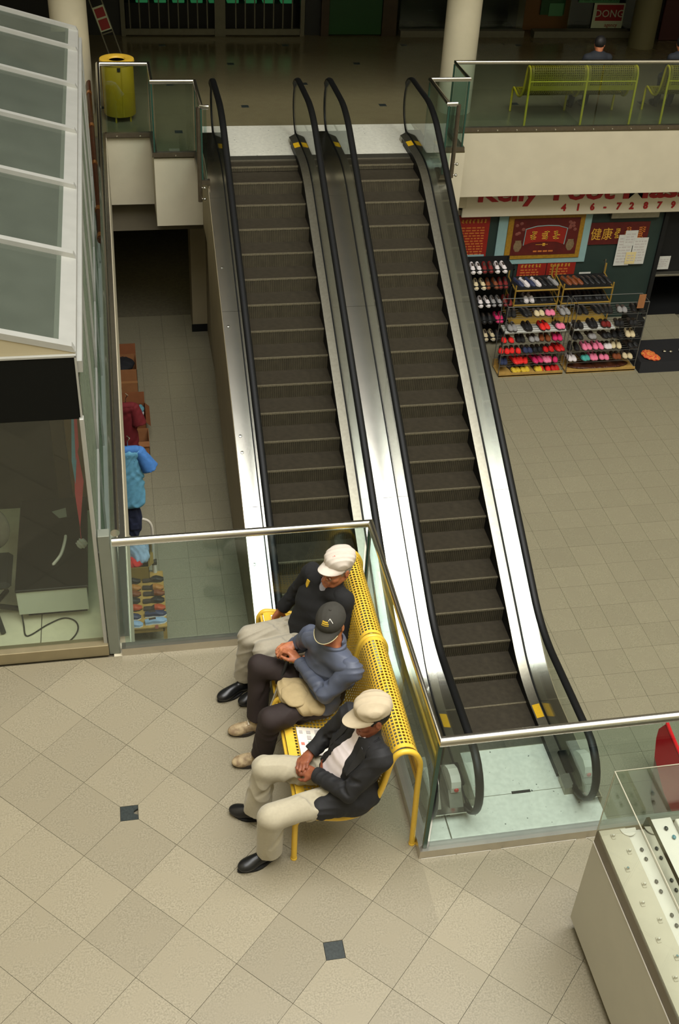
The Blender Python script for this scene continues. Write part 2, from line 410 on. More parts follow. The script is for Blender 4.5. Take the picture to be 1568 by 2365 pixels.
struct('wall_back', MB().box(-6, .2, 22.35, 22.5, 0, 2.9).box(3.65, 4.0, 22.35, 22.5, 0, 2.9).box(5.45, 14, 23.4, 23.5, 0, 2.9), 'shop_dark')
t = thing('roller_shutter', 'closed shop shutter of thin upright bars at the far wall', 'shutter', (.2, 22.3, 0))
obj('bottom_rail', MB().box(.2, 3.62, 22.28, 22.34, .02, .13), 'shutter', t)
for xx in (.2, 1.93, 3.55): obj('frame_post', MB().box(xx, xx+(.2 if xx == 1.93 else .08), 22.26, 22.36, 0, 2.6), 'shutter', t)
bar = None
for k in range(19):
    xx = .36+k*.178
    if 1.9 < xx < 2.16: continue
    obj('bar', MB().box(xx, xx+.022, 22.3, 22.322, .13, 2.6), 'shutter', t)
struct('wall_back', MB().box(.2, 3.65, 22.9, 23.0, 0, 2.9), 'dark_wall')
t = thing('display_shelf', 'shelf of dim green glowing goods behind the far shutter', 'shelf', (.4, 22.6, 0))
obj('shelf_body', MB().box(.3, 3.5, 22.6, 22.85, 0, .5), 'dark_wall', t)
for k in range(9):
    x0 = .5+k*.34; h = random.uniform(.06, .2); obj('goods', MB().bbox(x0, x0+.22, 22.62, 22.8, .5, .5+h+.1, .01), 'green_glow', t)
t = thing('shop_door', 'dark green door in a brown frame at the far wall', 'door', (4.6, 22.35, 0))
obj('door_leaf', MB().bbox(4.1, 5.14, 22.3, 22.36, .02, 2.2, .01), 'green_door', t)
obj('door_frame', MB().box(3.95, 4.1, 22.26, 22.4, 0, 2.3).box(5.14, 5.42, 22.26, 22.4, 0, 2.3).box(4.1, 5.14, 22.26, 22.4, 2.2, 2.3), 'brown_frame', t)
t = thing('shop_window', 'dark shop window with a pale sill right of the green door', 'window', (6.4, 22.35, 0))
obj('sill', MB().box(5.5, 8.0, 22.2, 22.4, 0, .12), 'threshold', t); obj('window_glass', MB().box(5.5, 8.0, 22.36, 22.38, .12, 2.4), 'glass_dark', t)
struct('wall_back', MB().prism([(8.22, 22.75), (8.35, 25.3), (8.1, 25.3), (8.0, 22.75)], 'z', 0, 2.9).box(8.22, 9.1, 22.75, 22.85, 0, 2.9), 'ochre_wall')
t = thing('shop_window', 'dark green shop front with a pale threshold behind the distant benches', 'window', (9.6, 22.4, 0))
obj('sill', MB().box(8.2, 10.2, 22.18, 22.4, 0, .12), 'threshold', t); obj('window_glass', MB().box(8.95, 10.4, 22.42, 22.44, .12, 2.4), 'glass_dark', t)
obj('dark_pane', MB().box(8.45, 8.95, 22.70, 22.72, .3, 2.2), 'green_door', t)

def text(name, body, size, mtx, m, parent=None, ext=.002, align='CENTER', sx=1.0, bold=0.):
    cu = bpy.data.curves.new(name, 'FONT'); cu.body = body; cu.size = size; cu.extrude = ext; cu.align_x = align; cu.offset = bold; cu.resolution_u = 2
    o = bpy.data.objects.new(name, cu); C.objects.link(o)
    dg = bpy.context.evaluated_depsgraph_get(); me = bpy.data.meshes.new_from_object(o.evaluated_get(dg)); bpy.data.objects.remove(o)
    me.transform(mtx @ Matrix.Diagonal((sx, 1, 1, 1))); me.materials.clear(); me.materials.append(MATS[m])
    o = bpy.data.objects.new(name, me); link(o, parent); return o
def upright(x, y, z): return Matrix.Translation((x, y, z)) @ Matrix.Rotation(R(90), 4, 'X')       # faces -Y

mat('sign_red', (130, 22, 20), .6, noise=.08, nscale=10); mat('sign_white', (170, 180, 150), .7, noise=.05, nscale=10); mat('paper_green', (70, 120, 80), .7)
t = thing('window_poster', 'small red and white poster reading DONG in the far shop window', 'poster', (9.75, 22.4, .12))
obj('sheet', MB().box(9.44, 10.09, 22.39, 22.395, .13, .6), 'sign_white', t); obj('red_field', MB().box(9.5, 10.06, 22.383, 22.389, .27, .57), 'sign_red', t)
text('lettering', 'DONG', .2, upright(9.78, 22.381, .34), 'sign_white', t); text('lettering', 'agency', .1, upright(9.85, 22.385, .16), 'sign_red', t)
t = thing('window_poster', 'dim white notice reading PASSPORT PHOTO above the red poster', 'poster', (9.5, 22.4, .62))
obj('sheet', MB().box(9.1, 9.95, 22.39, 22.395, .605, .80), 'paper_green', t); text('lettering', 'PASSPORT PHOTO', .1, upright(9.52, 22.385, .635), 'green_door', t)
tag(obj('paper_notice', MB().box(8.62, 8.92, 22.685, 22.692, .28, .52), 'paper_green'), 'small pale green paper stuck in the dark shop window', 'paper')
# leaning sign stand with red and white panel
t = thing('sign_stand', 'leaning sign stand with a red and white board near the far shutter', 'sign', (.1, 20.6, 0))
Mx = Matrix.Translation((.1, 20.6, 0)) @ Matrix.Rotation(R(-18), 4, 'Y') @ Matrix.Rotation(R(-12), 4, 'X')
obj('frame', MB().box(-.11, -.09, 0, .02, 0, 1.5).box(.09, .11, 0, .02, 0, 1.5).box(-.11, .11, 0, .02, .5, .52).xf(Mx), 'shutter', t)
obj('sign_board', MB().box(-.1, .1, -.004, .0, .55, .95).xf(Mx), 'sign_white', t)
obj('red_panel', MB().box(-.08, .08, -.008, -.005, .57, .74).box(-.08, .08, -.008, -.005, .77, .92).xf(Mx), 'sign_red', t)
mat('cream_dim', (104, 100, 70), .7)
# red booth and cream pillar at the far right
t = thing('pillar', 'dim cream round pillar at the far right', 'pillar', (10.0, 21.3, 0)); obj('shaft', MB().lathe([(.25, 0), (.25, 2.9)], (10.2, 21.6, 0), 24), 'cream_dim', t, smooth=True)
mat('dark_red', (56, 11, 10), .6, noise=.1, nscale=5)
t = thing('red_booth', 'dark red upright booth front at the far right edge', 'booth', (11.1, 22, 0)); obj('panel', MB().bbox(10.75, 11.6, 22, 22.08, 0, 2.0, .01), 'dark_red', t)

# ---------------------------------------------------------------- yellow litter bin
mat('yellow_paint', (216, 176, 58), .4, noise=.06, nscale=30)
mat('bin_yellow', (150, 126, 8), .5, noise=.08, nscale=12)
x, y = .06, 17.75
t = thing('litter_bin', 'round yellow metal litter bin with a dark hole in its rim', 'bin', (x, y, 0))
obj('drum', MB().lathe([(.0, .09), (.235, .09), (.24, .10), (.24, .84), (.235, .85)], (x, y, 0), 40), 'bin_yellow', t, smooth=True)
obj('lid_ring', MB().lathe([(.12, .875), (.13, .9), (.20, .915), (.255, .90), (.262, .87), (.25, .845), (.12, .845), (.12, .875)], (x, y, 0), 40), 'yellow_paint', t, smooth=True)
obj('opening', MB().lathe([(.0, .80), (.119, .80), (.119, .87)], (x, y, 0), 24), 'black_gap', t)
for a in (30, 140, 250, 320): obj('leg', MB().box(x+.2*math.cos(R(a))-.012, x+.2*math.cos(R(a))+.012, y+.2*math.sin(R(a))-.012, y+.2*math.sin(R(a))+.012, 0, .11), 'bin_yellow', t)
obj('seam', MB().box(x+.045, x+.062, y-.243, y-.234, .1, .84), 'bin_yellow', t); obj('catch', MB().box(x-.005, x+.04, y-.256, y-.236, .78, .83), 'black_gap', t)
# ================================================================ ESCALATORS
SL = .561; YT = 15.358; ZB = -3.735; YB = YT+ZB/SL; TL = .42
TH = math.atan(SL); RA = TL/math.tan(TH/2); LX_ = TL*math.cos(TH)
def zpath(y):
    if y >= YT+TL: return 0.
    if y > YT-LX_: d = YT+TL-y; return -(RA-math.sqrt(max(RA*RA-d*d, 0)))
    if y > YB+LX_: return (y-YT)*SL
    if y > YB-TL: d = y-(YB-TL); return ZB+(RA-math.sqrt(max(RA*RA-d*d, 0)))
    return ZB
YS = sorted(set([7.25, 7.6, 7.9]+list(np.linspace(YB-TL, YB+LX_, 19))+list(np.linspace(YB+LX_, YT-LX_, 14))+list(np.linspace(YT-LX_, YT+TL, 19))+[16.0, 16.4, 16.65]))
# nose positions at equal spacing along the path
def march(y, n, sgn):
    out = [y]
    for _ in range(n):
        s = 0; 
        while s < .4053:
            y2 = y+sgn*.004; s += math.hypot(.004, zpath(y2)-zpath(y)); y = y2
        out.append(y)
    return out
noses = sorted(set(march(14.549, 3, 1)+march(14.549, 21, -1)))
noses = [y for y in noses if 7.9 < y < 15.98]

def ribbed_step(hgt, depth=.43):
    """tread with a ribbed riser: ribs run down the front face"""
    m = MB(); n = 40; w_ = 1.0; p = w_/n
    for k in range(n):
        x0 = -.5+k*p; m.box(x0, x0+p*.55, -.004, .006, -hgt, -.004)
    m.box(-.5, .5, .004, .02, -hgt, -.002)
    m.box(-.5, .5, -.006, .016, -.02, .0005); m.box(-.5, .5, .016, depth, -.02, 0)
    return m
STEP_MESH = {}
def deckstrip(x0, x1, dz0, dz1, ya, yb, thick=.012):
    """sloping strip following the path between ya and yb; dz at x0 / x1"""
    ys = [y for y in YS if ya < y < yb]; ys = [ya]+ys+[yb]; m = MB(); n = len(ys)
    v = []
    for y in ys:
        z = zpath(y); v += [(x0, y, z+dz0), (x1, y, z+dz1), (x1, y, z+dz1-thick), (x0, y, z+dz0-thick)]
    f = [(0, 1, 2, 3), ((n-1)*4+3, (n-1)*4+2, (n-1)*4+1, (n-1)*4)]
    for i in range(n-1):
        for k in range(4): f.append((i*4+k, i*4+(k+1) % 4, (i+1)*4+(k+1) % 4, (i+1)*4+k))
    return m.add(v, f)
HR = .915
def handrail_path(x):
    p = []
    p.append((x, 16.35, HR-.84))
    for a in range(-90, 91, 15): p.append((x, 16.58+.42*math.cos(R(a)), HR-.42+.42*math.sin(R(a))))
    for y in reversed([y for y in YS if 7.3 < y < 16.55]): p.append((x, y, zpath(y)+HR))
    for a in range(90, 271, 15): p.append((x, 7.18+.42*math.cos(R(a)), ZB+HR-.42+.42*math.sin(R(a))))
    p.append((x, 7.42, ZB+HR-.84))
    return p
def escalator(xc, label, leftside):
    t = thing('escalator', label, 'escalator', (xc, 7.0, ZB), 'twin escalators')
    for y in noses:
        z = zpath(y); prev = zpath(y-.37); h = round(max(z-prev, .012)+.006, 2)
        if h not in STEP_MESH:
            me = ribbed_step(h).mesh('step'); me.materials.append(MATS['step_tread']); STEP_MESH[h] = me
            me.materials.append(MATS['step_riser']); me.materials.append(MATS['step_nose']); np_ = len(me.polygons)
            for p in me.polygons: p.material_index = 0 if p.index >= np_-6 else (2 if p.index >= np_-12 else 1)
        o = bpy.data.objects.new('step', STEP_MESH[h]); link(o, t); o.matrix_parent_inverse = Matrix(); o.location = (0, y-7.0, z-ZB)
    top_plate = MB().box(xc-.845, xc+.845, 16.0, 17.35, -.03, .004)
    obj('landing_plate', top_plate, 'landing_plate', t); obj('comb_plate', MB().box(xc-.5, xc+.5, 15.9, 16.06, -.03, .012), 'steel_dull', t)
    obj('landing_plate', MB().box(xc-.85, xc+.85, 5.6, 7.195, ZB-.04, ZB+.004).box(xc-.85, xc+.85, 7.203, 7.86, ZB-.04, ZB+.004), 'landing_plate', t)
    obj('comb_plate', MB().box(xc-.5, xc+.5, 7.82, 7.97, ZB-.04, ZB+.014), 'steel_dull', t)
    obj('lifting_slot', MB().box(xc-.06, xc+.15, 7.19, 7.225, ZB, ZB+.007), 'black_gap', t)
    for s in (-1, 1):
        X = lambda a: xc+s*a
        def srt(a, b, d0, d1): return (X(a), X(b), d0, d1) if s > 0 else (X(b), X(a), d1, d0)
        ys = [y for y in YS if 7.35 < y < 16.4]; ys = [7.35]+ys+[16.4]                       # skirt wall beside the steps
        poly = [(y, zpath(y)+.085) for y in ys]+[(y, zpath(y)-.22) for y in reversed(ys)]
        obj('skirt', MB().prism(poly, 'x', X(.503)-.004, X(.503)+.004), 'rubber', t)
        obj('inner_deck', deckstrip(*srt(.50, .605, .09, .115), 7.3, 16.5), 'steel_dull', t, smooth=True)
        obj('inner_deck_end', MB().hexa([(X(.5), 7.3, ZB), (X(.605), 7.3, ZB), (X(.605), 7.1, ZB), (X(.5), 7.1, ZB)], [(X(.5), 7.3, ZB+.09), (X(.605), 7.3, ZB+.11), (X(.605), 7.12, ZB+.1), (X(.5), 7.12, ZB+.08)]), 'steel_dull', t)
        obj('inner_deck_end', MB().hexa([(X(.5), 16.5, 0), (X(.605), 16.5, 0), (X(.605), 16.72, 0), (X(.5), 16.66, 0)], [(X(.5), 16.5, .09), (X(.605), 16.5, .11), (X(.605), 16.7, .1), (X(.5), 16.62, .08)]), 'steel_dull', t)
        obj('glass_seal', deckstrip(*srt(.605, .632, .118, .118), 7.1, 16.7), 'rubber', t)
        edge = .842 if (s < 0) == leftside else .8574
        cuts = [6.95, 8.35, 10.85, 13.3, 14.9, 16.75]
        for a, b in zip(cuts[:-1], cuts[1:]): obj('deck_panel', deckstrip(*srt(.632, edge, .118, .118), a+.002, b-.002), 'steel_polish', t, smooth=True)
        # glass balustrade panes, ends rounded
        gy = [7.18, 8.7, 10.3, 11.9, 13.5, 15.1, 16.58]
        for i in range(6):
            a, b = gy[i]+.003, gy[i+1]-.003; ys2 = [a]+[y for y in YS if a < y < b]+[b]
            lo = [(y, zpath(y)+.11) for y in ys2]; hi = [(y, zpath(y)+HR-.01) for y in ys2]
            if i == 0: hi = [(7.18+.41*math.cos(R(q)), ZB+HR-.42+.41*math.sin(R(q))) for q in range(262, 90, -15)]+hi
            if i == 5: hi = hi+[(16.58+.41*math.cos(R(q)), HR-.42+.41*math.sin(R(q))) for q in range(85, -83, -15)]
            obj('glass_pane', MB().prism(lo+hi[::-1], 'x', X(.619)-.005, X(.619)+.005), 'glass_clear', t)
        hp_ = handrail_path(0); hr = MB().tube(hp_, [.027 if (q[1] < 16.7 or q[2] > .75) else .02 for q in hp_], 10); hr.v = [(q[0]*(1.68 if (q[1] < 16.75 and q[2] < HR-.45 and q[1] < 16.3 or q[2] > .72 or q[1] < 16.2) else .9)+X(.622), q[1], q[2]) for q in hr.v]
        obj('handrail', hr, 'rubber', t, smooth=True, angle=60)
        tr = MB().tube([(X(.622), p[1], p[2]) for p in [(0, y, zpath(y)+HR-.032) for y in YS if 7.2 < y < 16.7]], .012, 6)
        obj('handrail_track', tr, 'steel_dull', t)
        # bottom end caps with the red stop button, and handrail inlet boxes
        xa_, xb_ = sorted((X(.665), X(.81)))
        obj('end_plinth', MB().prism([(7.0, ZB), (7.0, ZB+.1), (7.16, ZB+.24), (7.5, ZB+.24), (7.5, ZB)], 'x', xa_, xb_), 'steel_dull', t)
        obj('end_cap', MB().prism([(7.12, ZB+.24), (7.12, ZB+.31), (7.15, ZB+.37), (7.22, ZB+.40), (7.32, ZB+.39), (7.42, ZB+.33), (7.46, ZB+.24)], 'x', xa_+.02, xb_-.02), 'white_paint', t)
        obj('stop_button', MB().lathe([(.0, .012), (.022, .012), (.026, 0)], n=12).xf(Matrix.Translation((X(.735), 7.12, ZB+.28)) @ Matrix.Rotation(R(90), 4, 'X')), 'red_button', t)
        obj('inlet_box', MB().bbox(X(.622)-.05, X(.622)+.05, 7.3, 7.6, ZB, ZB+.14, .01), 'rubber', t)
        obj('sticker', deckstrip(*srt(.512, .596, .0965, .1165), 8.12, 8.32, .002), 'yellow_sticker', t)
        obj('sticker', deckstrip(*srt(.512, .596, .0965, .1165), 16.12, 16.3, .002), 'yellow_sticker', t)
    return t
e1 = escalator(2.02, 'left escalator, the one partly hidden behind the seated men', True)
e2 = escalator(3.735, 'right escalator, whose lower landing shows through the glass railing', False)
# painted sides of the enclosure
ys = [y for y in YS if 6.95 < y < 17]
top = [(17.2, .03)]+[(y, zpath(y)+.10) for y in reversed(ys)]+[(6.95, ZB+.10)]
poly = top+[(6.95, ZL), (11.9, ZL), (12.7, -3.49), (14.34, -2.87), (15.14, -2.29), (15.5, -1.06), (17.2, -1.06)]
obj('side_cladding', MB().prism(poly, 'x', 1.172, 1.182), 'cladding', e1)
obj('side_cladding', MB().prism(poly, 'x', 4.585, 4.595), 'cladding', e2)
struct('wall_left', MB().prism([(10.5, ZL), (17.7, ZL), (17.7, -1.1), (15.6, -1.0), (12.0, -2.3)], 'x', 1.31, 1.36), 'cladding')
for y, dz in ((13.1, .122), (11.7, .122), (11.5, .122), (13.9, .122), (10.2, .122)):
    obj('screw', MB().lathe([(.022, 0), (.018, .006), (0, .008)], n=10).xf(Matrix.Translation((1.24, y, zpath(y)+dz-.002)) @ Matrix.Rotation(TH, 4, 'X')), 'steel', e1)
# ================================================================ IMPLICIT SURFACES (people, clothes, soft things)
V = lambda *a: np.array(a, float)
def nrm(v): v = np.asarray(v, float); return v/np.linalg.norm(v)
class SDF:
    """ordered list of rounded primitives blended smoothly; meshed by sparse surface nets"""
    def __init__(s, k=.02): s.p = []; s.k = k; s.disp = None; s.cuts = []
    def cone(s, a, b, ra, rb=None, k=None, op='u', lat=None, lf=1., cut=()):
        a, b = V(*a), V(*b); rb = ra if rb is None else rb
        s.p.append(dict(t='c', a=a, b=b, ra=ra, rb=rb, k=s.k if k is None else k, op=op, lat=None if lat is None else nrm(lat), lf=lf, cut=[(V(*q), nrm(n)) for q, n in cut],
                        c=(a+b)/2, R=np.linalg.norm(b-a)/2+max(ra, rb)*max(lf, 1))); return s
    def ball(s, c, r, k=None, op='u'): return s.cone(c, V(*c)+V(0, 0, 1e-4), r, r, k, op)
    def ell(s, c, r, rot=None, k=None, op='u', cut=()):
        r = V(*r); s.p.append(dict(t='e', c=V(*c), r=r, rot=None if rot is None else np.array(rot), k=s.k if k is None else k, op=op, R=r.max(), cut=[(V(*q), nrm(n)) for q, n in cut])); return s
    def chain(s, pts, rs, k=None, op='u', **kw):
        for i in range(len(pts)-1): s.cone(pts[i], pts[i+1], rs[i], rs[i+1], k, op, **kw)
        return s
    @staticmethod
    def prim(q, P):
        if q['t'] == 'c':
            ba = q['b']-q['a']; v = P-q['a']; t = np.clip(v@ba/max(ba@ba, 1e-12), 0, 1); v = v-t[:, None]*ba
            if q['lat'] is not None: v = v+np.outer(v@q['lat'], q['lat'])*(1/q['lf']-1)
            d = np.sqrt((v*v).sum(1))-(q['ra']+(q['rb']-q['ra'])*t)
        else:
            v = P-q['c']
            if q['rot'] is not None: v = v@q['rot']
            k0 = np.sqrt(((v/q['r'])**2).sum(1)); k1 = np.sqrt(((v/q['r']**2)**2).sum(1)); d = k0*(k0-1)/np.maximum(k1, 1e-6)
        for (c, n) in q['cut']: d = np.maximum(d, (P-c)@n)
        return d
    @staticmethod
    def comb(d, e, q):
        k = q['k']
        if q['op'] == 'u':
            h = np.maximum(k-np.abs(d-e), 0)/k; return np.minimum(d, e)-h*h*k*.25
        if q['op'] == 's': e = -e
        h = np.maximum(k-np.abs(d-e), 0)/k; return np.maximum(d, e)+h*h*k*.25
    def mesh(s, name, h=.005, B=8):
        lo = np.min([q['c']-q['R'] for q in s.p if q['op'] == 'u'], 0)-.03; hi = np.max([q['c']+q['R'] for q in s.p if q['op'] == 'u'], 0)+.03
        nb = np.ceil((hi-lo)/(h*B)).astype(int); n = nb*B
        ci = np.stack(np.meshgrid(*[np.arange(m) for m in nb], indexing='ij'), -1).reshape(-1, 3)
        cc = lo+(ci+.5)*h*B-h*.5; half = h*B*.5*1.74
        dc = np.full(len(cc), 9.)
        for q in s.p: dc = s.comb(dc, s.prim(q, cc), q)
        for (c, nn) in s.cuts: dc = np.maximum(dc, (cc-c)@nn)
        D = np.repeat(np.repeat(np.repeat(np.where(dc < 0, -1., 1.).reshape(nb).astype(np.float32), B, 0), B, 1), B, 2)
        act = np.abs(dc) < half*1.7+.02
        off = np.stack(np.meshgrid(*[np.arange(B)]*3, indexing='ij'), -1).reshape(-1, 3)
        ai = ci[act]; ac = cc[act]
        P = (lo+(ai[:, None]*B+off[None])*h)               # cells x 512 x 3
        d = np.full(P.shape[:2], 9.)
        for q in s.p:
            near = np.linalg.norm(ac-q['c'], axis=1) < q['R']*1.15+half+.06+q['k']
            if not near.any(): continue
            Q = P[near].reshape(-1, 3); d[near] = s.comb(d[near].ravel(), s.prim(q, Q), q).reshape(-1, d.shape[1])
        if s.disp is not None: d = d+s.disp(P.reshape(-1, 3)).reshape(d.shape)
        for (c, nn) in s.cuts: d = np.maximum(d, (P-c)@nn)
        ix = ai[:, None]*B+off[None]; D[ix[..., 0], ix[..., 1], ix[..., 2]] = d
        # surface nets
        I = D < 0; cnt = np.zeros(tuple(n-1), np.int8)
        for a in (0, 1):
            for b in (0, 1):
                for c in (0, 1): cnt += I[a:n[0]-1+a, b:n[1]-1+b, c:n[2]-1+c]
        cells = np.argwhere((cnt > 0) & (cnt < 8)); vid = np.full(tuple(n-1), -1, np.int32); vid[cells[:, 0], cells[:, 1], cells[:, 2]] = np.arange(len(cells))
        cor = np.array([(a, b, c) for a in (0, 1) for b in (0, 1) for c in (0, 1)])
        val = np.stack([D[cells[:, 0]+a, cells[:, 1]+b, cells[:, 2]+c] for a, b, c in cor], 1)
        acc = np.zeros((len(cells), 3)); num = np.zeros(len(cells))
        for i in range(8):
            for j in range(i+1, 8):
                if np.abs(cor[i]-cor[j]).sum() != 1: continue
                m = (val[:, i] < 0) != (val[:, j] < 0); t = val[m, i]/(val[m, i]-val[m, j])
                acc[m] += cor[i]+t[:, None]*(cor[j]-cor[i]); num[m] += 1
        verts = lo+(cells+acc/num[:, None])*h
        faces = []
        for ax in range(3):
            u, w_ = (ax+1) % 3, (ax+2) % 3
            s0 = [slice(None)]*3; s1 = [slice(None)]*3; s0[ax] = slice(0, n[ax]-1); s1[ax] = slice(1, n[ax])
            A, Bq = I[tuple(s0)], I[tuple(s1)]; e = np.argwhere(A != Bq); e = e[(e[:, u] > 0) & (e[:, w_] > 0) & (e[:, u] < n[u]-1) & (e[:, w_] < n[w_]-1)]
            ins = A[e[:, 0], e[:, 1], e[:, 2]]
            def cid(du, dw):
                q = e.copy(); q[:, u] -= du; q[:, w_] -= dw; return vid[q[:, 0], q[:, 1], q[:, 2]]
            f = np.stack([cid(1, 1), cid(0, 1), cid(0, 0), cid(1, 0)], 1); f[~ins] = f[~ins][:, ::-1]; faces.append(f)
        F = np.concatenate(faces); F = F[(F >= 0).all(1)]
        me = bpy.data.meshes.new(name); me.vertices.add(len(verts)); me.vertices.foreach_set('co', verts.astype(np.float32).ravel())
        me.loops.add(F.size); me.loops.foreach_set('vertex_index', F.astype(np.int32).ravel())
        me.polygons.add(len(F)); me.polygons.foreach_set('loop_start', np.arange(0, F.size, 4, dtype=np.int32)); me.polygons.foreach_set('loop_total', np.full(len(F), 4, np.int32))
        me.polygons.foreach_set('use_smooth', np.ones(len(F), bool)); me.update(calc_edges=True); me.validate(); return me

def folds(amp, freq, axis, seed=0, amp2=None):
    """cloth folds: sinusoids warped by low-frequency noise; ridges run across axis"""
    r = np.random.default_rng(seed); A = nrm(axis); ph = r.uniform(0, 6.28, 8); ws = r.normal(size=(6, 3))
    def f(P):
        w0 = np.sin(P@(ws[0]*9)+ph[0])+np.sin(P@(ws[1]*14)+ph[1])
        a = np.sin(P@(A*freq)+2.2*w0+ph[2]); b = np.sin(P@(nrm(A+.6*ws[2])*freq*1.7)+1.7*np.sin(P@(ws[3]*11)+ph[3])+ph[4])
        env = .55+.45*np.sin(P@(ws[4]*7)+ph[5])
        return amp*(np.abs(a)*1.3-.8)*env+amp*.45*b*(1-env*.5)
    return f

def frame(o, fwd_, up_=(0, 0, 1)):
    """matrix with x forward, y left, z up"""
    x = nrm(fwd_); y = nrm(np.cross(V(*up_), x)); z = np.cross(x, y); return V(*o), np.stack([x, y, z], 1)
def L2W(fr, p): return fr[0]+fr[1]@V(*p)

def add_head(B, H, neck):
    w_ = lambda *p: L2W(H, p); rot = H[1]
    B.ell(w_(-.012, 0, .035), (.098, .077, .086), rot, k=.02)
    B.ell(w_(.03, 0, -.04), (.062, .06, .078), rot, k=.03)
    B.ell(w_(.066, 0, -.094), (.024, .03, .02), rot, k=.02)
    for s in (-1, 1):
        B.cone(w_(-.012, s*.055, -.05), w_(.058, s*.022, -.096), .02, .016, k=.02)
        B.ball(w_(.066, s*.04, -.03), .024, k=.02)
        B.ell(w_(-.014, s*.08, -.004), (.019, .009, .032), rot, k=.006)
        B.ell(w_(-.012, s*.09, -.002), (.010, .006, .018), rot, k=.004, op='s')
    B.cone(w_(.082, -.036, .022), w_(.082, .036, .022), .012, k=.012)
    for s in (-1, 1):
        B.ball(w_(.1, s*.032, .002), .014, k=.012, op='s'); B.ball(w_(.079, s*.032, .0), .0145, k=.004)
    B.cone(w_(.09, 0, .012), w_(.113, 0, -.026), .008, .013, k=.012)
    for s in (-1, 1): B.ball(w_(.101, s*.013, -.03), .009, k=.006)
    B.cone(w_(.09, -.019, -.062), w_(.09, .019, -.062), .0075, k=.008); B.cone(w_(.088, -.016, -.074), w_(.088, .016, -.074), .0075, k=.008)
    B.cone(w_(.101, -.022, -.068), w_(.101, .022, -.068), .0035, k=.004, op='s')
    B.cone(w_(-.02, 0, -.04), neck, .053, .062, k=.03)

def add_hand(B, wrist, d, n, side, curl=(.5, .6, .4), thumb=(.6, .5), spread=.0, scale=1.0):
    """d: wrist->knuckles, n: palm side normal, side=+1 left / -1 right (thumb side lateral axis)"""
    d = nrm(d); n = nrm(V(*n)-d*np.dot(n, d)); l = nrm(np.cross(d, n))*side          # l points to the thumb side
    W = V(*wrist); S = scale
    kn = [(.082, .030), (.088, .010), (.083, -.010), (.074, -.028)]
    ln = [(.042, .026, .021), (.046, .029, .022), (.043, .027, .021), (.034, .021, .019)]
    for i, ((f, a), (l1, l2, l3)) in enumerate(zip(kn, ln)):
        K = W+d*f*S+l*a*S; B.cone(W+d*.012*S+l*a*.55*S, K, .0155*S, .0115*S, k=.014)
        ang = 0; p = K; rr = [.0102, .0095, .0085, .0072]
        sp = nrm(d+l*(spread*(1.5-i)))
        for q, L_ in enumerate((l1, l2, l3)):
            ang += curl[q]*(1+.06*i); e = p+(sp*math.cos(ang)+n*math.sin(ang))*L_*S; B.cone(p, e, rr[q]*S, rr[q+1]*S, k=.004); p = e
    B.ell(W+d*.045*S+n*.004*S, (.045*S, .037*S, .016*S), np.stack([d, l, np.cross(d, l)], 1), k=.012)
    p = W+d*.022*S+l*.024*S+n*.006*S; a1, a2 = thumb
    t1 = nrm(d*.62+l*.65+n*a1); e = p+t1*.042*S; B.cone(p, e, .016*S, .012*S, k=.012); t2 = nrm(d*.85+l*.15+n*a2); e2 = e+t2*.031*S; B.cone(e, e2, .0112*S, .0098*S, k=.004)
    t3 = nrm(d*.9-l*.1+n*a2); B.cone(e2, e2+t3*.025*S, .0098*S, .0078*S, k=.003)

def mesh_child(name, me, m, parent, label=None):
    o = obj(name, me, m, parent, label=label); return o

def shoe(parent, heel, toe, m_up, m_sole, label, z=0.0, sneaker=False):
    hl, to = V(*heel, z), V(*toe, z); d = nrm(to-hl); L_ = np.linalg.norm(to-hl); lat = V(-d[1], d[0], 0); rot = np.stack([d, lat, V(0, 0, 1)], 1)
    S = SDF(.03); P = lambda a, b, c: hl+d*a*L_+lat*b+V(0, 0, c)
    S.ell(P(.14, 0, .045), (.045, .036, .05), rot).ell(P(.45, .0, .045), (.09, .038, .045), rot).ell(P(.74, 0, .035), (.072, .048, .036), rot)
    S.cone(P(.16, 0, .05), P(.2, 0, .095), .036, .034)
    S.cone(P(.2, 0, .13), P(.19, 0, .1), .026, op='s', k=.008)
    S.cuts = [(V(0, 0, z+.012), V(0, 0, -1))]
    o = mesh_child('shoe', S.mesh('shoe', .005), m_up, parent, label)
    out = []
    for i in range(28):
        a = 2*math.pi*i/28; c_, s_ = math.cos(a), math.sin(a)
        t = .5-.5*c_; wd = .038+.014*math.sin(min(max((t-.3)/.6, 0), 1)*math.pi) if t > .3 else .036
        q = hl+d*(L_*(.5-.5*c_))*1.0+lat*s_*wd*(1 if abs(c_) < .98 else .8); out.append((q[0], q[1]))
    obj('sole', MB().prism(out, 'z', z+.0, z+(.032 if sneaker else .018)), m_sole, o, smooth=False)
    if sneaker:
        mb = MB()
        for i in range(4): q = P(.45+.07*i, 0, .088-.008*i); mb.tube([q+lat*.022, q+V(0, 0, .004), q-lat*.022], .004, 5)
        obj('laces', mb, 'lace', o)
    return o

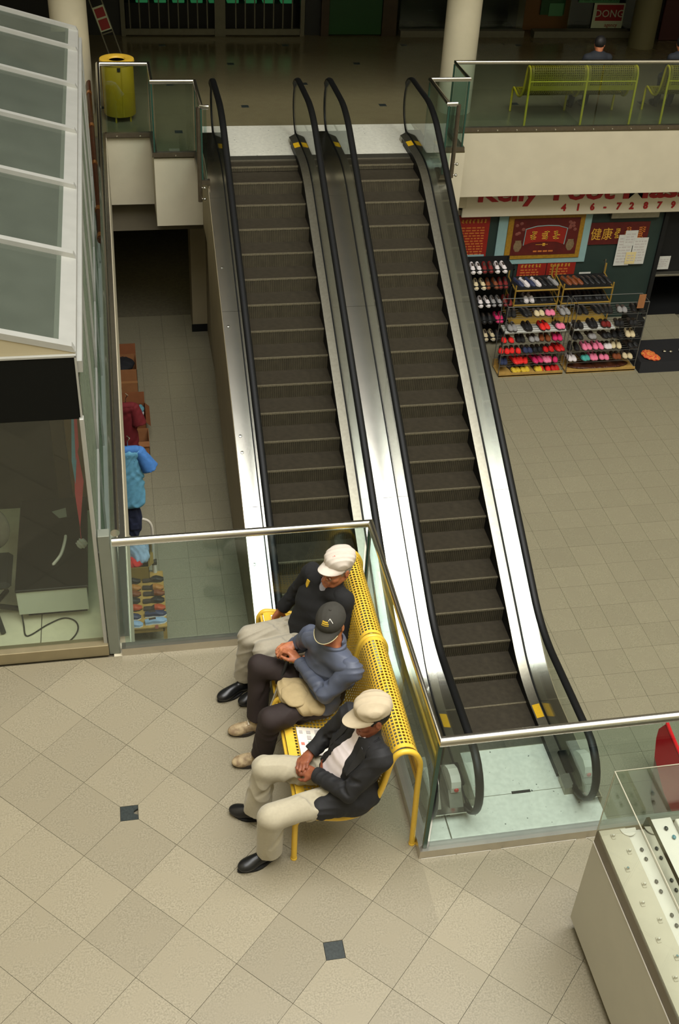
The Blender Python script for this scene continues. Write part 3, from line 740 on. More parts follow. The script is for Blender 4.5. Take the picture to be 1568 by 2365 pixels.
def cap_frame(H, tilt=0.):
    c, s = math.cos(tilt), math.sin(tilt); return L2W(H, (-.006, 0, .02)), H[1]@np.array([[c, 0, -s], [0, 1, 0], [s, 0, c]])
def cap(parent, H, m_dome, m_brim, label, droop=2.2, tilt=.0, brim_len=.075, seed=1, amp=.0025, piping=None, flat=False):
    """soft cap: dome (implicit) with brim, button and seams as sub-parts"""
    S = SDF(.02); rot = H[1]; H = cap_frame(H, tilt); w_ = lambda *p: L2W(H, p)
    S.ell(w_(-.012, 0, .045), (.112, .093, .088 if not flat else .078), rot)
    if flat: S.ell(w_(-.005, 0, .085), (.103, .09, .042), rot, k=.04)
    S.ell(w_(-.012, 0, .0), (.100, .083, .085), rot, k=.004, op='s', )
    S.cuts = [(w_(0, 0, .03), H[1]@nrm((-.10, 0, -1)))]
    S.disp = folds(amp, 60, H[1]@V(.3, 1, .2), seed)
    o = mesh_child('cap', S.mesh('cap', .0045), m_dome, parent, label)
    n, mrad = 17, 6; v = []; f = []
    for lay in (0, 1):
        for i in range(n):
            a = R(-72+144*i/(n-1)); y = math.sin(a); x = math.cos(a)
            for j in range(mrad):
                t = j/(mrad-1); px = -.012+(.106)*x; py = .091*y; L_ = brim_len*(max(x-.25, 0)/.75)**.6+.006
                qx = px+L_*t; qy = py*(1-.04*t); qz = .034-droop*(qy**2)*(.6+.9*t)-.16*L_*t*2-.0035*lay
                v.append(w_(qx, qy, qz))
    N_ = n*mrad
    for i in range(n-1):
        for j in range(mrad-1):
            a = i*mrad+j; f.append((a, a+1, a+mrad+1, a+mrad)); f.append((N_+a, N_+a+mrad, N_+a+mrad+1, N_+a+1))
    ring = [i*mrad+mrad-1 for i in range(n)]
    for i in range(n-1): f.append((ring[i], ring[i+1], N_+ring[i+1], N_+ring[i]))
    obj('brim', MB().add(v, f), m_brim, o, smooth=True)
    if piping: obj('piping', MB().tube([Vector(v[q])+Vector(H[1]@V(.0, 0, .002)) for q in ring[1:-1]], .0025, 5), piping, o)
    obj('button', MB().ball(w_(-.012, 0, .134 if not flat else .128), .009, .009, .005, 8, 5), m_dome, o, smooth=True)
    return o

def hair(parent, H, m, label=None, back=True):
    S = SDF(.01); rot = H[1]; w_ = lambda *p: L2W(H, p)
    S.ell(w_(-.02, 0, .02), (.098, .081, .085), rot)
    S.cuts = [(w_(0.03, 0, .0), H[1]@nrm((1, 0, .25))), (w_(0, 0, -.055), H[1]@nrm((.3, 0, -1)))]
    for s in (-1, 1): S.ell(w_(.005, s*.085, -.02), (.026, .02, .035), rot, op='s', k=.006)
    S.disp = folds(.0025, 160, H[1]@V(0, 1, .3), 5)
    return mesh_child('hair', S.mesh('hair', .0045), m, parent, label)

# ---------------------------------------------------------------- cloth, skin materials
mat('skin_tan', (176, 112, 76), .5, noise=.12, nscale=25, col2=(150, 88, 60)); mat('skin_dark', (140, 82, 54), .5, noise=.12, nscale=25, col2=(116, 64, 44)); mat('skin_pale', (190, 126, 94), .5, noise=.12, nscale=25, col2=(170, 100, 76))
mat('hair_grey', (150, 146, 138), .7, noise=.3, nscale=90); mat('hair_black', (24, 22, 20), .6, noise=.3, nscale=90)
mat('trousers_beige', (160, 152, 130), .85, noise=.06, nscale=60, sheen=.15, bump=.05, bscale=400)
mat('trousers_grey', (144, 137, 120), .85, noise=.06, nscale=60, sheen=.15, bump=.05, bscale=400)
mat('trousers_dark', (36, 25, 22), .8, noise=.1, nscale=60, bump=.05, bscale=400)
mat('jacket_black', (24, 24, 26), .75, noise=.12, nscale=60, bump=.05, bscale=300)
mat('jacket_blue', (74, 80, 96), .55, noise=.08, nscale=20, bump=.05, bscale=300)
mat('sweater_black', (18, 18, 19), .9, noise=.15, nscale=80, bump=.15, bscale=300)
mat('shirt_white', (224, 214, 216), .8, noise=.04, nscale=60); mat('shirt_grey', (150, 150, 160), .8, noise=.1, nscale=60)
mat('leather_black', (20, 20, 21), .32, noise=.1, nscale=40); mat('sole_black', (14, 14, 14), .7); mat('sneaker_beige', (164, 146, 112), .7, noise=.3, nscale=30, col2=(120, 100, 74)); mat('sole_dark', (46, 40, 34), .8); mat('lace', (200, 190, 170), .8)
mat('sock_white', (205, 200, 190), .9); mat('belt_brown', (120, 60, 34), .5, noise=.2, nscale=50); mat('cap_beige', (174, 160, 134), .85, noise=.05, nscale=40); mat('cap_pink', (186, 176, 164), .85, noise=.05, nscale=40)
mat('cap_dark', (48, 46, 40), .85, noise=.1, nscale=60); mat('cap_piping', (170, 160, 120), .7); mat('gold_thread', (196, 160, 40), .6); mat('white_thread', (225, 222, 210), .6); mat('red_thread', (190, 70, 60), .7)
mat('canvas_bag', (160, 142, 104), .85, noise=.1, nscale=30, bump=.08, bscale=250); mat('cane_metal', (196, 192, 184), .3, metal=.9); mat('cane_grip', (30, 30, 30), .6); mat('spectacles', (150, 140, 120), .2, metal=1.)
mat('newsprint', (222, 214, 200), .85, noise=.04, nscale=30)
# ================================================================ YELLOW BENCH
def bench_profile():
    """side profile (dx from front leg, z): front leg foot .. seat .. back .. over the top .. rear leg foot"""
    key = [(0, 0), (.0, .30), (.006, .355), (.03, .392), (.07, .398), (.16, .375), (.285, .348), (.38, .366), (.445, .415), (.492, .50), (.525, .62), (.548, .76), (.566, .845), (.60, .893), (.648, .902), (.695, .876), (.728, .81), (.738, .74), (.74, .55), (.747, .30), (.755, 0)]
    return key
def smooth_poly(key, n=4):
    P = [Vector((a, 0, b)) for a, b in key]; out = []
    for i in range(len(P)-1):
        p0, p1, p2, p3 = P[max(i-1, 0)], P[i], P[i+1], P[min(i+2, len(P)-1)]
        for k in range(n):
            t = k/n; out.append(.5*((2*p1)+(p2-p0)*t+(2*p0-5*p1+4*p2-p3)*t*t+(3*p1-p0-3*p2+p3)*t**3))
    out.append(P[-1]); return out
def make_bench(label, x0, y0, L_=1.83, detail=True, group=None):
    """built with its front leg line at x0, first frame at y0, frames along +y"""
    t = thing('bench', label, 'bench', (x0, y0, 0), group)
    prof = smooth_poly(bench_profile())
    for q in (0, .53*L_, L_): obj('tube_frame', MB().tube([(x0+p.x, y0+q, p.z) for p in prof], .0185, 12), 'yellow_paint', t, smooth=True)
    # perforated sheet from the seat's front roll to behind the top of the back, in two bays
    pr = smooth_poly(bench_profile()[3:19], 24); seg = [0]
    for a, b in zip(pr[:-1], pr[1:]): seg.append(seg[-1]+(b-a).length)
    def at_s(s_):
        i = max(0, min(len(pr)-2, int(np.searchsorted(seg, s_))-1)); u = (s_-seg[i])/max(seg[i+1]-seg[i], 1e-9); q = pr[i].lerp(pr[i+1], u); d = (pr[i+1]-pr[i]).normalized(); return q, Vector((-d.z, 0, d.x))
    pitch = .0245 if detail else .034; rows = int(seg[-1]/pitch)
    for (a, b) in ((.025, .53*L_-.02), (.53*L_+.02, L_-.025)):
        cols = int((b-a)/pitch); mb_v = []; mb_f = []; th = .0018; hole = .335
        for side in (1, -1):
            base = len(mb_v)
            for r in range(rows+1):
                q, n = at_s(min(r*seg[-1]/rows, seg[-1]-1e-6)); q = q+n*th*side
                for c in range(cols+1): mb_v.append((x0+q.x, y0+a+(b-a)*c/cols, q.z+.013))
            for r in range(rows):
                for c in range(cols):
                    i0 = base+r*(cols+1)+c; quad = [i0, i0+1, i0+cols+2, i0+cols+1]
                    if r < 2 or r >= rows-2 or c < 1 or c >= cols-1: mb_f.append(quad if side > 0 else quad[::-1]); continue
                    ctr = Vector([sum(mb_v[k][m] for k in quad)/4 for m in range(3)]); h0 = len(mb_v)
                    for k in quad: mb_v.append(tuple(ctr+(Vector(mb_v[k])-ctr)*hole*2*.98))
                    for k in range(4):
                        f = [quad[k], quad[(k+1) % 4], h0+(k+1) % 4, h0+k]; mb_f.append(f if side > 0 else f[::-1])
        me = bpy.data.meshes.new('perforated_panel'); me.from_pydata(mb_v, [], mb_f); me.update()
        obj('perforated_panel', me, 'yellow_paint', t, smooth=True, angle=180)
    obj('rear_bar', MB().tube([(x0+.741, y0, .70), (x0+.741, y0+L_, .70)], .012, 8), 'yellow_paint', t, smooth=True)
    obj('seat_bar', MB().tube([(x0+.02, y0, .37), (x0+.02, y0+L_, .37)], .012, 8), 'yellow_paint', t, smooth=True)
    for q in (0, .53*L_, L_):
        for dx in (0, .755): obj('foot_cap', MB().lathe([(.021, 0), (.021, .012), (.019, .014)], (x0+dx, y0+q, 0), 12), 'yellow_paint', t)
    return t
make_bench('yellow perforated metal bench on which the three men sit', .757, 4.15)

# ================================================================ THE THREE MEN
def man(name_label, J, M_, jacket, trousers_m, skin, h=.0045, belly=.125, shirt=None, open_front=False, collar=None, seed=1, shoes='leather', cap_args=None, hand_pose=None, shirt_m='shirt_white'):
    K = {k: V(*v) for k, v in J.items() if isinstance(v, tuple)}
    lat = nrm(K['shL']-K['shR']); spine = nrm(K['neck']-K['pelvis']); front = nrm(np.cross(lat, spine)); front = front if np.dot(front, K['kneeL']+K['kneeR']-2*K['pelvis']) > 0 else -front
    hlat = nrm(K['hipL']-K['hipR'])
    H = frame(K['head'], J['face'], J.get('headup', (0, 0, 1)))
    # --- body: one continuous surface (skin)
    B = SDF(.03)
    B.cone(K['pelvis'], K['chest'], .085, .095, lat=lat, lf=1.35); B.cone(K['chest'], K['neck'], .095, .05, lat=lat, lf=1.3)
    B.cone(K['shL']-lat*.03, K['shR']+lat*.03, .048)
    for s in 'LR':
        B.cone(K['hip'+s], K['knee'+s], .052, .03); B.cone(K['knee'+s], K['ank'+s], .03, .026); B.cone(K['ank'+s], K['toe'+s]*.2+K['heel'+s]*.8+V(0, 0, .05), .026, .022)
        B.cone(K['sh'+s], K['elb'+s], .044, .034); B.cone(K['elb'+s], K['wri'+s], .034, .026)
    add_head(B, H, K['neck'])
    for s, side in (('L', 1), ('R', -1)):
        a = hand_pose[s]; add_hand(B, K['wri'+s], a['d'], a['n'], side, a.get('curl', (.5, .6, .4)), a.get('thumb', (.5, .4)), a.get('spread', .05))
    body = obj('person', B.mesh('person', h), skin); tag(body, name_label, 'person')
    # --- trousers
    T = SDF(.03)
    T.cone(K['hipL'], K['hipR'], .098, k=.03, lat=(0, 0, 1), lf=.92); T.cone(K['pelvis'], K['pelvis']+(K['chest']-K['pelvis'])*.35, .118, .115, lat=lat, lf=1.3)
    for s in 'LR':
        kn, an, hp = K['knee'+s], K['ank'+s], K['hip'+s]
        hem = J.get('hem', .072); T.cone(hp, kn, .094, .078, k=.03); d = nrm(an-kn); T.cone(kn+V(0, 0, -.005), an+d*.03, .076, hem, k=.02, cut=[(an+d*.012, d)])
        m_ = (hp+kn)/2; T.cone(hp*.3+kn*.7+V(0, 0, -.03), m_+V(0, 0, -.04), .055, .06, k=.04)
    T.disp = folds(J.get('tfold', .0055), 24, .6*nrm(K['kneeL']-K['hipL'])+V(0, 1., .4), seed)
    rc_ = np.random.default_rng(seed)
    for s in 'LR':                                                   # creases running out from the bend of the knee and the crotch
        kn, an, hp = K['knee'+s], K['ank'+s], K['hip'+s]; dn = nrm(an-kn); up_ = nrm(hp-kn); back = nrm(dn+up_); sd = nrm(np.cross(dn, up_))
        T.ball(kn+back*.055, .05, k=.05)
        for q in range(10):
            ang = (-1 if q % 2 else 1)*rc_.uniform(.2, .9); ang2 = ang*rc_.uniform(1.7, 2.6); ax = up_ if q < 5 else dn; pp = nrm(back-ax*np.dot(back, ax)); l0 = rc_.uniform(.10, .15)
            a_ = kn+ax*l0+(pp*math.cos(ang)+sd*math.sin(ang))*.080; b_ = kn+ax*(l0+rc_.uniform(.05, .15))+(pp*math.cos(ang2)+sd*math.sin(ang2))*.084
            angm = (ang+ang2)/2; m0 = kn+ax*((a_-kn)@ax+(b_-kn)@ax)/2+(pp*math.cos(angm)+sd*math.sin(angm))*.084
            T.cone(a_, m0, .014, .012, op='s', k=.024); T.cone(m0, b_, .012, .004, op='s', k=.024)
        for q in range(4):
            m_ = hp+(kn-hp)*rc_.uniform(.1, .45)+V(0, 0, .092); T.cone(m_+sd*.055-V(0, 0, .014), m_-sd*.06+(kn-hp)*rc_.uniform(.05, .25)-V(0, 0, .012), .015, .007, op='s', k=.028)
    tr = mesh_child('trousers', T.mesh('trousers', .0055), trousers_m, body)
    # --- shirt / sweater under the jacket
    if shirt:
        S = SDF(.04); S.cone(K['pelvis']+spine*.05+front*.012 if open_front else K['chest']-spine*.02, K['chest']+front*.012, belly if open_front else .10, .118 if open_front else .10, lat=lat, lf=1.28); S.cone(K['chest']+front*.005, K['neck']-spine*.045, .115, .07, lat=lat, lf=1.5)
        S.cone(K['neck']-spine*.03, K['neck']+spine*.035+front*.008, .068, .06, k=.015)
        S.cone(K['neck']+spine*.02+front*.01, K['neck']+spine*.12+front*.01, .054, op='s', k=.004)
        S.disp = folds(.003, 50, spine+.4*lat, seed+5)
        sh = mesh_child('shirt', S.mesh('shirt', .0055), shirt_m, body)
        for s in (-1, 1):                                                             # collar points
            c0 = K['neck']+front*.055+lat*s*.012-spine*.005
            obj('collar', MB().hexa([c0, c0+lat*s*.045-front*.012+spine*.025, c0+lat*s*.05-front*.0-spine*.012, c0+lat*s*.02+front*.012-spine*.05], [c0+front*.006, c0+lat*s*.045-front*.006+spine*.03, c0+lat*s*.05+front*.006-spine*.008, c0+lat*s*.02+front*.018-spine*.046]), shirt_m, sh)
    # --- jacket
    Jk = SDF(.04); b2 = belly+.014
    Jk.cone(K['pelvis']-spine*J.get('low', .02), K['chest'], b2, .132*J.get('slim', 1), lat=lat, lf=J.get('lfj', 1.3)); Jk.cone(K['chest'], K['neck']-spine*.05, .13, .082, lat=lat, lf=1.6)
    Jk.cone(K['shL']-lat*.02, K['shR']+lat*.02, .074, k=.04)
    if J.get('skirt', True): Jk.cone(K['hipL']+spine*.03, K['hipR']+spine*.03, .108, k=.05)
    Jk.cone(K['neck']-spine*.05, K['neck']+spine*.03-front*.012, .080, .070, k=.02)
    Jk.cone(K['neck']-spine*.0+front*.012, K['neck']+spine*.14+front*.03, .060, .075, op='s', k=.006)
    if open_front:
        a = K['neck']+front*.10-spine*.02; c = K['pelvis']+front*.19+spine*.12
        Jk.cone(a, K['chest']+front*.15, .045, .07, op='s', k=.012, lat=lat, lf=.9); Jk.cone(K['chest']+front*.15, c, .07, .115, op='s', k=.012)
        Jk.cone(c, K['pelvis']+front*.24-spine*.1, .115, .17, op='s', k=.012)
    for q in J.get('extra', []): Jk.cone(*q, k=.05)
    for q in J.get('carve', []): Jk.cone(q[0], q[1], q[2], q[3], op='s', k=.015)
    arm = nrm(K['elbL']-K['shL'])
    Jk.disp = folds(J.get('fold', .004), 42, arm+.5*lat, seed+2)
    jk = mesh_child('jacket', Jk.mesh('jacket', .0055), jacket, body)
    for s in 'LR':                                                   # sleeves, lapped over the body of the jacket
        sh_, el, wr = K['sh'+s], K['elb'+s], K['wri'+s]; d = nrm(wr-el); u = nrm(el-sh_); side = lat if s == 'L' else -lat
        Z = SDF(.02); Z.cone(sh_-side*.035-u*.01, sh_, .066, .070, k=.03); Z.cone(sh_, el, .068, .058, k=.03); Z.cone(el, wr-d*.005, .058, .047, k=.02, cut=[(wr-d*.012, d)])
        inn = nrm(d-u); r_ = np.random.default_rng(seed+ord(s)); sd = nrm(np.cross(u, d))
        for q in range(8):                                           # creases at the bend of the elbow
            an = r_.uniform(-1, 1); ax = -u if q % 2 else d; l0 = r_.uniform(.02, .09); pp = nrm(inn-ax*np.dot(inn, ax))
            p0 = el+ax*l0+(pp*math.cos(an)+sd*math.sin(an))*.062; p1 = el+ax*(l0+r_.uniform(-.02, .06))+(pp*math.cos(an*2.4)+sd*math.sin(an*2.4))*.064
            pm = (p0+p1)/2; ca = el+ax*((pm-el)@ax); pm = ca+nrm(pm-ca)*.064
            Z.cone(p0, pm, .010, .009, op='s', k=.018); Z.cone(pm, p1, .009, .004, op='s', k=.018)
        Z.disp = folds(J.get('sfold', .0045), 40, u+.7*sd, seed+7+ord(s))
        sl_ = obj('sleeve', Z.mesh('sleeve', .005), jacket, jk)
        obj('cuff', MB().tube([wr-d*.05, wr-d*.012], [.0495, .0475], 18), jacket, sl_ if False else jk, smooth=True)
    # --- shoes, socks
    for s in 'LR':
        shoe(body, K['heel'+s][:2], K['toe'+s][:2], 'leather_black' if shoes == 'leather' else 'sneaker_beige', 'sole_black' if shoes == 'leather' else 'sole_dark', None, sneaker=shoes != 'leather')
        obj('sock', MB().tube([K['ank'+s]+nrm(K['knee'+s]-K['ank'+s])*.11, K['ank'+s]+nrm(K['knee'+s]-K['ank'+s])*.01, K['ank'+s]+V(0, 0, -.055)], .046, 12), 'sock_white' if shoes != 'leather' else 'sole_black', body, smooth=True)
    hair(body, H, J['hair'])
    return body, H, K, lat, front, spine

HP = {}
# front man: open black blazer over a pale shirt, hands clasped in his lap
m3, H3, K3, lat3, fr3, sp3 = man('person in open black blazer and beige cap, hands clasped, nearest on the bench',
    dict(pelvis=(1.07, 4.30, .50), hipL=(1.04, 4.205, .485), hipR=(1.04, 4.40, .485), chest=(1.135, 4.29, .75), neck=(1.185, 4.285, .955), head=(1.200, 4.268, 1.108), face=(-.97, -.16, -.13),
         shL=(1.235, 4.115, .91), shR=(1.125, 4.465, .915), elbL=(1.055, 4.09, .665), elbR=(1.0, 4.515, .68), wriL=(.895, 4.305, .60), wriR=(.885, 4.452, .615),
         kneeL=(.60, 4.105, .50), kneeR=(.61, 4.465, .51), ankL=(.605, 4.165, .115), ankR=(.565, 4.475, .115), heelL=(.675, 4.195, 0), toeL=(.40, 4.10, 0), heelR=(.635, 4.455, 0), toeR=(.40, 4.555, 0), hair='hair_black', hem=.084, extra=[((1.13, 4.16, .53), (.91, 4.14, .485), .10, .075), ((1.2, 4.2, .5), (1.12, 4.17, .46), .09, .08)]),
    None, 'jacket_black', 'trousers_beige', 'skin_dark', shirt=True, open_front=True, belly=.135, seed=3,
    hand_pose=dict(L=dict(d=(-.62, .62, -.25), n=(.25, .25, -.95), curl=(.55, .75, .5), thumb=(.15, .25)), R=dict(d=(-.55, -.72, .0), n=(.3, -.2, -.95), curl=(.55, .7, .5), thumb=(.2, .3))))
cap(m3, (H3[0], H3[1]), 'cap_beige', 'cap_beige', 'soft beige cap', seed=2, flat=True, amp=.004, brim_len=.082)
b0 = K3['pelvis']+sp3*.075+fr3*.012
obj('belt', MB().tube([b0+lat3*(.165*math.cos(R(a)))+fr3*(.138*math.sin(R(a)))+V(0, 0, .0) for a in range(0, 360, 20)], .014, 8, closed=True), 'belt_brown', m3)
# middle man: blue-grey jacket, dark cap, hands on a cane
m2, H2, K2, lat2, fr2, sp2 = man('person in blue grey jacket and dark cap resting both hands on a cane',
    dict(slim=.93, lfj=1.14, pelvis=(1.085, 5.065, .50), hipL=(1.05, 4.965, .485), hipR=(1.02, 5.15, .485), chest=(1.115, 5.05, .74), neck=(1.12, 5.035, .945), head=(1.093, 5.045, 1.10), face=(-.50, -.84, -.22), 
         shL=(1.205, 4.845, .89), shR=(1.0, 5.17, .90), elbL=(1.045, 4.845, .70), elbR=(.955, 5.345, .665), wriL=(.925, 5.155, .70), wriR=(.905, 5.295, .715),
         kneeL=(.70, 4.865, .495), kneeR=(.685, 5.335, .51), ankL=(.655, 4.915, .12), ankR=(.66, 5.235, .12), heelL=(.70, 4.945, 0), toeL=(.46, 4.925, 0), heelR=(.705, 5.225, 0), toeR=(.46, 5.20, 0), hair='hair_black', fold=.006, sfold=.008),
    None, 'jacket_blue', 'trousers_dark', 'skin_tan', belly=.112, seed=11, shoes='sneaker',
    hand_pose=dict(L=dict(d=(-.5, .72, .30), n=(-.35, -.1, -.9), curl=(.6, .9, .6), thumb=(.3, .4)), R=dict(d=(-.62, -.35, -.1), n=(-.2, .1, -.95), curl=(.7, 1.0, .7), thumb=(.3, .4))))
cap(m2, H2, 'cap_dark', 'cap_dark', 'dark baseball cap with gold lettering and a pale edge', seed=4, amp=.001, brim_len=.07, piping='cap_piping')
# far man: black cardigan over a shirt, pale cap, spectacles
m1, H1, K1, lat1, fr1, sp1 = man('person in black jacket, grey trousers and white cap, furthest on the bench',
    dict(pelvis=(1.07, 5.62, .50), hipL=(1.06, 5.53, .485), hipR=(1.03, 5.71, .485), chest=(1.14, 5.62, .75), neck=(1.20, 5.605, .955), head=(1.235, 5.585, 1.10), face=(-.82, -.56, -.04),
         shL=(1.265, 5.47, .915), shR=(1.10, 5.765, .92), elbL=(1.25, 5.40, .66), elbR=(1.02, 5.875, .67), wriL=(1.12, 5.42, .50), wriR=(.905, 5.875, .50),
         kneeL=(.74, 5.475, .50), kneeR=(.65, 5.62, .505), ankL=(.72, 5.53, .115), ankR=(.615, 5.635, .115), heelL=(.78, 5.56, 0), toeL=(.56, 5.45, 0), heelR=(.655, 5.635, 0), toeR=(.41, 5.51, 0), hair='hair_grey', skirt=False,
         carve=[((1.10, 5.555, .97), (1.035, 5.545, .84), .05, .012)]),
    None, 'sweater_black', 'trousers_grey', 'skin_tan', shirt=True, belly=.13, seed=21, shirt_m='shirt_grey',
    hand_pose=dict(L=dict(d=(-.9, .25, -.2), n=(.1, .0, -1), curl=(.3, .4, .3)), R=dict(d=(-.45, .0, -.8), n=(.5, -.8, -.2), curl=(.5, .6, .5))))
cap(m1, H1, 'cap_pink', 'cap_pink', 'off white cap with a small red emblem', seed=8, amp=.004, flat=True, brim_len=.07, tilt=R(10))
for s in (-1, 1):
    c = [L2W(H1, (.112, s*.032+.021*math.cos(R(a)), -.002+.017*math.sin(R(a)))) for a in range(0, 360, 30)]
    obj('spectacle_frame', MB().tube(c, .0016, 5, closed=True).tube([L2W(H1, (.11, s*.053, 0)), L2W(H1, (-.01, s*.083, .005))], .0016, 5), 'spectacles', m1)
# ---------------------------------------------------------------- things the men hold or sit by
fw = nrm(fr2)
def dome_patch(parent, name, H, rects, m, tilt=0.):
    """small flat stitches laid on the front of a cap dome: rects = (az, el, width, height) in degrees"""
    mb = MB(); H = cap_frame(H, tilt); c = V(-.012, 0, .045); r = V(.1135, .0945, .0895)
    for az, el, wd, ht in rects:
        q = []
        for da, de in ((-wd/2, -ht/2), (wd/2, -ht/2), (wd/2, ht/2), (-wd/2, ht/2)):
            a, e = R(az+da), R(el+de); q.append(L2W(H, c+r*V(math.cos(e)*math.cos(a), math.cos(e)*math.sin(a), math.sin(e))))
        n = H[1]@nrm(V(math.cos(R(az)), math.sin(R(az)), math.tan(R(el)))); mb.hexa([p-n*.004 for p in q], [p+n*.0012 for p in q])
    return obj(name, mb, m, parent)
cp2 = [c for c in m2.children if c.name.startswith('cap')][0]; cp1 = [c for c in m1.children if c.name.startswith('cap')][0]
rr = random.Random(3); rc = []
for row, el in enumerate((44, 37, 30)):
    a = 12 if row == 0 else 16
    while a > (-16 if row < 2 else -18):
        wd = rr.uniform(2.6, 4.2); rc.append((a-wd/2, el, wd, 4.6 if row < 2 else 1.6)); a -= wd+1.3
dome_patch(cp2, 'lettering', H2, rc, 'gold_thread')
dome_patch(cp2, 'mountain_emblem', H2, [(34, 44, 3, 3), (31, 48, 3, 3.5), (28, 52, 3, 3.5), (25, 55, 3, 3), (22, 56, 3, 2.4), (19, 54, 3, 2.4), (16, 51, 3, 2.4), (36, 40, 2.5, 3)], 'white_thread')
dome_patch(cp1, 'emblem', H1, [(14, 44, 6, 3), (9, 48, 7, 3), (12, 40, 6, 2.5), (4, 43, 4, 3)], 'red_thread', R(10))

for q in ((fr3, lat3, sp3, K3, m3),):
    pass
from mathutils.bvhtree import BVHTree
def drape(name, target, edge_a, edge_b, m, parent, off=.004, nu=4, nv=9):
    """thin cloth piece between two edge curves, laid on the surface of another mesh"""
    bv = BVHTree.FromPolygons([q.co[:] for q in target.data.vertices], [p.vertices[:] for p in target.data.polygons]); v = []; f = []
    A = cable(edge_a, 8); B_ = cable(edge_b, 8); A = [A[round(i*(len(A)-1)/(nv-1))] for i in range(nv)]; B_ = [B_[round(i*(len(B_)-1)/(nv-1))] for i in range(nv)]
    for lay in (1, 0):
        for i in range(nv):
            for j in range(nu):
                p = A[i].lerp(B_[i], j/(nu-1)); q, n_, _, _ = bv.find_nearest(p); v.append(q+n_*(off*lay-.002*(1-lay)+(.002 if j == nu-1 and lay else 0)))
    N_ = nv*nu
    for i in range(nv-1):
        for j in range(nu-1): a = i*nu+j; f.append((a, a+1, a+nu+1, a+nu)); f.append((N_+a, N_+a+nu, N_+a+nu+1, N_+a+1))
    ring = [j for j in range(nu)]+[i*nu+nu-1 for i in range(1, nv)]+[(nv-1)*nu+j for j in range(nu-2, -1, -1)]+[i*nu for i in range(nv-2, 0, -1)]
    for i in range(len(ring)): a, b2 = ring[i], ring[(i+1) % len(ring)]; f.append((b2, a, N_+a, N_+b2))
    return obj(name, MB().add(v, f), m, parent, smooth=True)
def cable(pts, n=8):
    out = []; P = [Vector(p) for p in pts]
    for i in range(len(P)-1):
        p0, p1, p2, p3 = P[max(i-1, 0)], P[i], P[i+1], P[min(i+2, len(P)-1)]
        for q in range(n): u = q/n; out.append(.5*((2*p1)+(p2-p0)*u+(2*p0-5*p1+4*p2-p3)*u*u+(3*p1-p0-3*p2+p3)*u**3))
    return out+[P[-1]]
jk1 = [c for c in m1.children if c.name.startswith('jacket')][0]; q = K1['shR']+fr1*.09-V(0, 0, .03)+lat1*.055
drape('badge', jk1, [q+lat1*.014+sp1*.03, q+lat1*.014, q+lat1*.01-sp1*.03], [q-lat1*.014+sp1*.03, q-lat1*.014, q-lat1*.018-sp1*.02], 'gold_thread', jk1, .005, 3, 4)
jk3 = [c for c in m3.children if c.name.startswith('jacket')][0]
mat('lapel_black', (30, 30, 32), .6, noise=.1, nscale=60)
for s in (1, -1):
    k0 = K3['neck']+lat3*s*.075-fr3*.02+sp3*.02; k1 = K3['neck']+lat3*s*.085+fr3*.08-sp3*.06; k2 = K3['chest']+lat3*s*.11+fr3*.13-sp3*.02
    o0 = K3['neck']+lat3*s*.10-fr3*.02-sp3*.0; o1 = K3['neck']+lat3*s*.145+fr3*.07-sp3*.07; o2 = K3['chest']+lat3*s*.12+fr3*.13-sp3*.03
    drape('lapel', jk3, [k0, k1, k2], [o0, o1, o2], 'lapel_black', jk3)
jk2 = [c for c in m2.children if c.name.startswith('jacket')][0]
S = SDF(.02); nb = K2['neck']; ring_ = [nb-sp2*.012+lat2*(.080*math.sin(R(a)))+fr2*(.066*math.cos(R(a))+.004) for a in range(-155, 156, 10)]
for p, q in zip(ring_[:-1], ring_[1:]): S.cone(p, q, .012, k=.012); S.cone(p+sp2*.022, q+sp2*.022, .011, k=.012); S.cone(p+sp2*.042+fr2*.003, q+sp2*.042+fr2*.003, .009, k=.012)
obj('collar', S.mesh('collar', .005), 'jacket_blue', jk2)

# cane
t = thing('walking_cane', 'thin metal walking cane with dark grip under the middle mans hands', 'cane', (.612, 5.01, 0))
top = V(.872, 5.238, .672); tip = V(.612, 5.01, .012); mid = tip+(top-tip)*.78
obj('shaft', MB().tube([tip+(top-tip)*.03, mid], .0105, 12), 'cane_metal', t, smooth=True)
obj('upper_shaft', MB().tube([mid, top], .0125, 12), 'cane_grip', t, smooth=True)
obj('handle', MB().tube([top-V(0, 0, .01), top+V(-.01, 0, .012), top+V(.03, .02, .022), top+V(.07, .04, .012)], .012, 10), 'cane_grip', t, smooth=True)
obj('rubber_tip', MB().lathe([(.016, 0), (.016, .01), (.011, .035)], (tip[0], tip[1], 0), 12), 'cane_grip', t, smooth=True)
# bag on his lap
S = SDF(.03); S.disp = folds(.006, 50, (1, .4, .5), 31)
S.ell((.885, 5.005, .56), (.12, .13, .055), k=.03); S.ell((.945, 4.90, .55), (.085, .08, .055), k=.03); S.ell((.82, 5.06, .565), (.055, .07, .05), k=.03); S.ell((1.0, 4.85, .565), (.055, .05, .04), k=.02)
bg_ = obj('shoulder_bag', S.mesh('shoulder_bag', .005), 'canvas_bag'); tag(bg_, 'crumpled beige cloth bag on the lap of the middle man', 'bag')
S = SDF(.02); S.disp = folds(.004, 60, (0, 1, .3), 33); S.ell((.87, 4.97, .595), (.09, .115, .028)); obj('flap', S.mesh('flap', .005), 'canvas_bag', bg_)
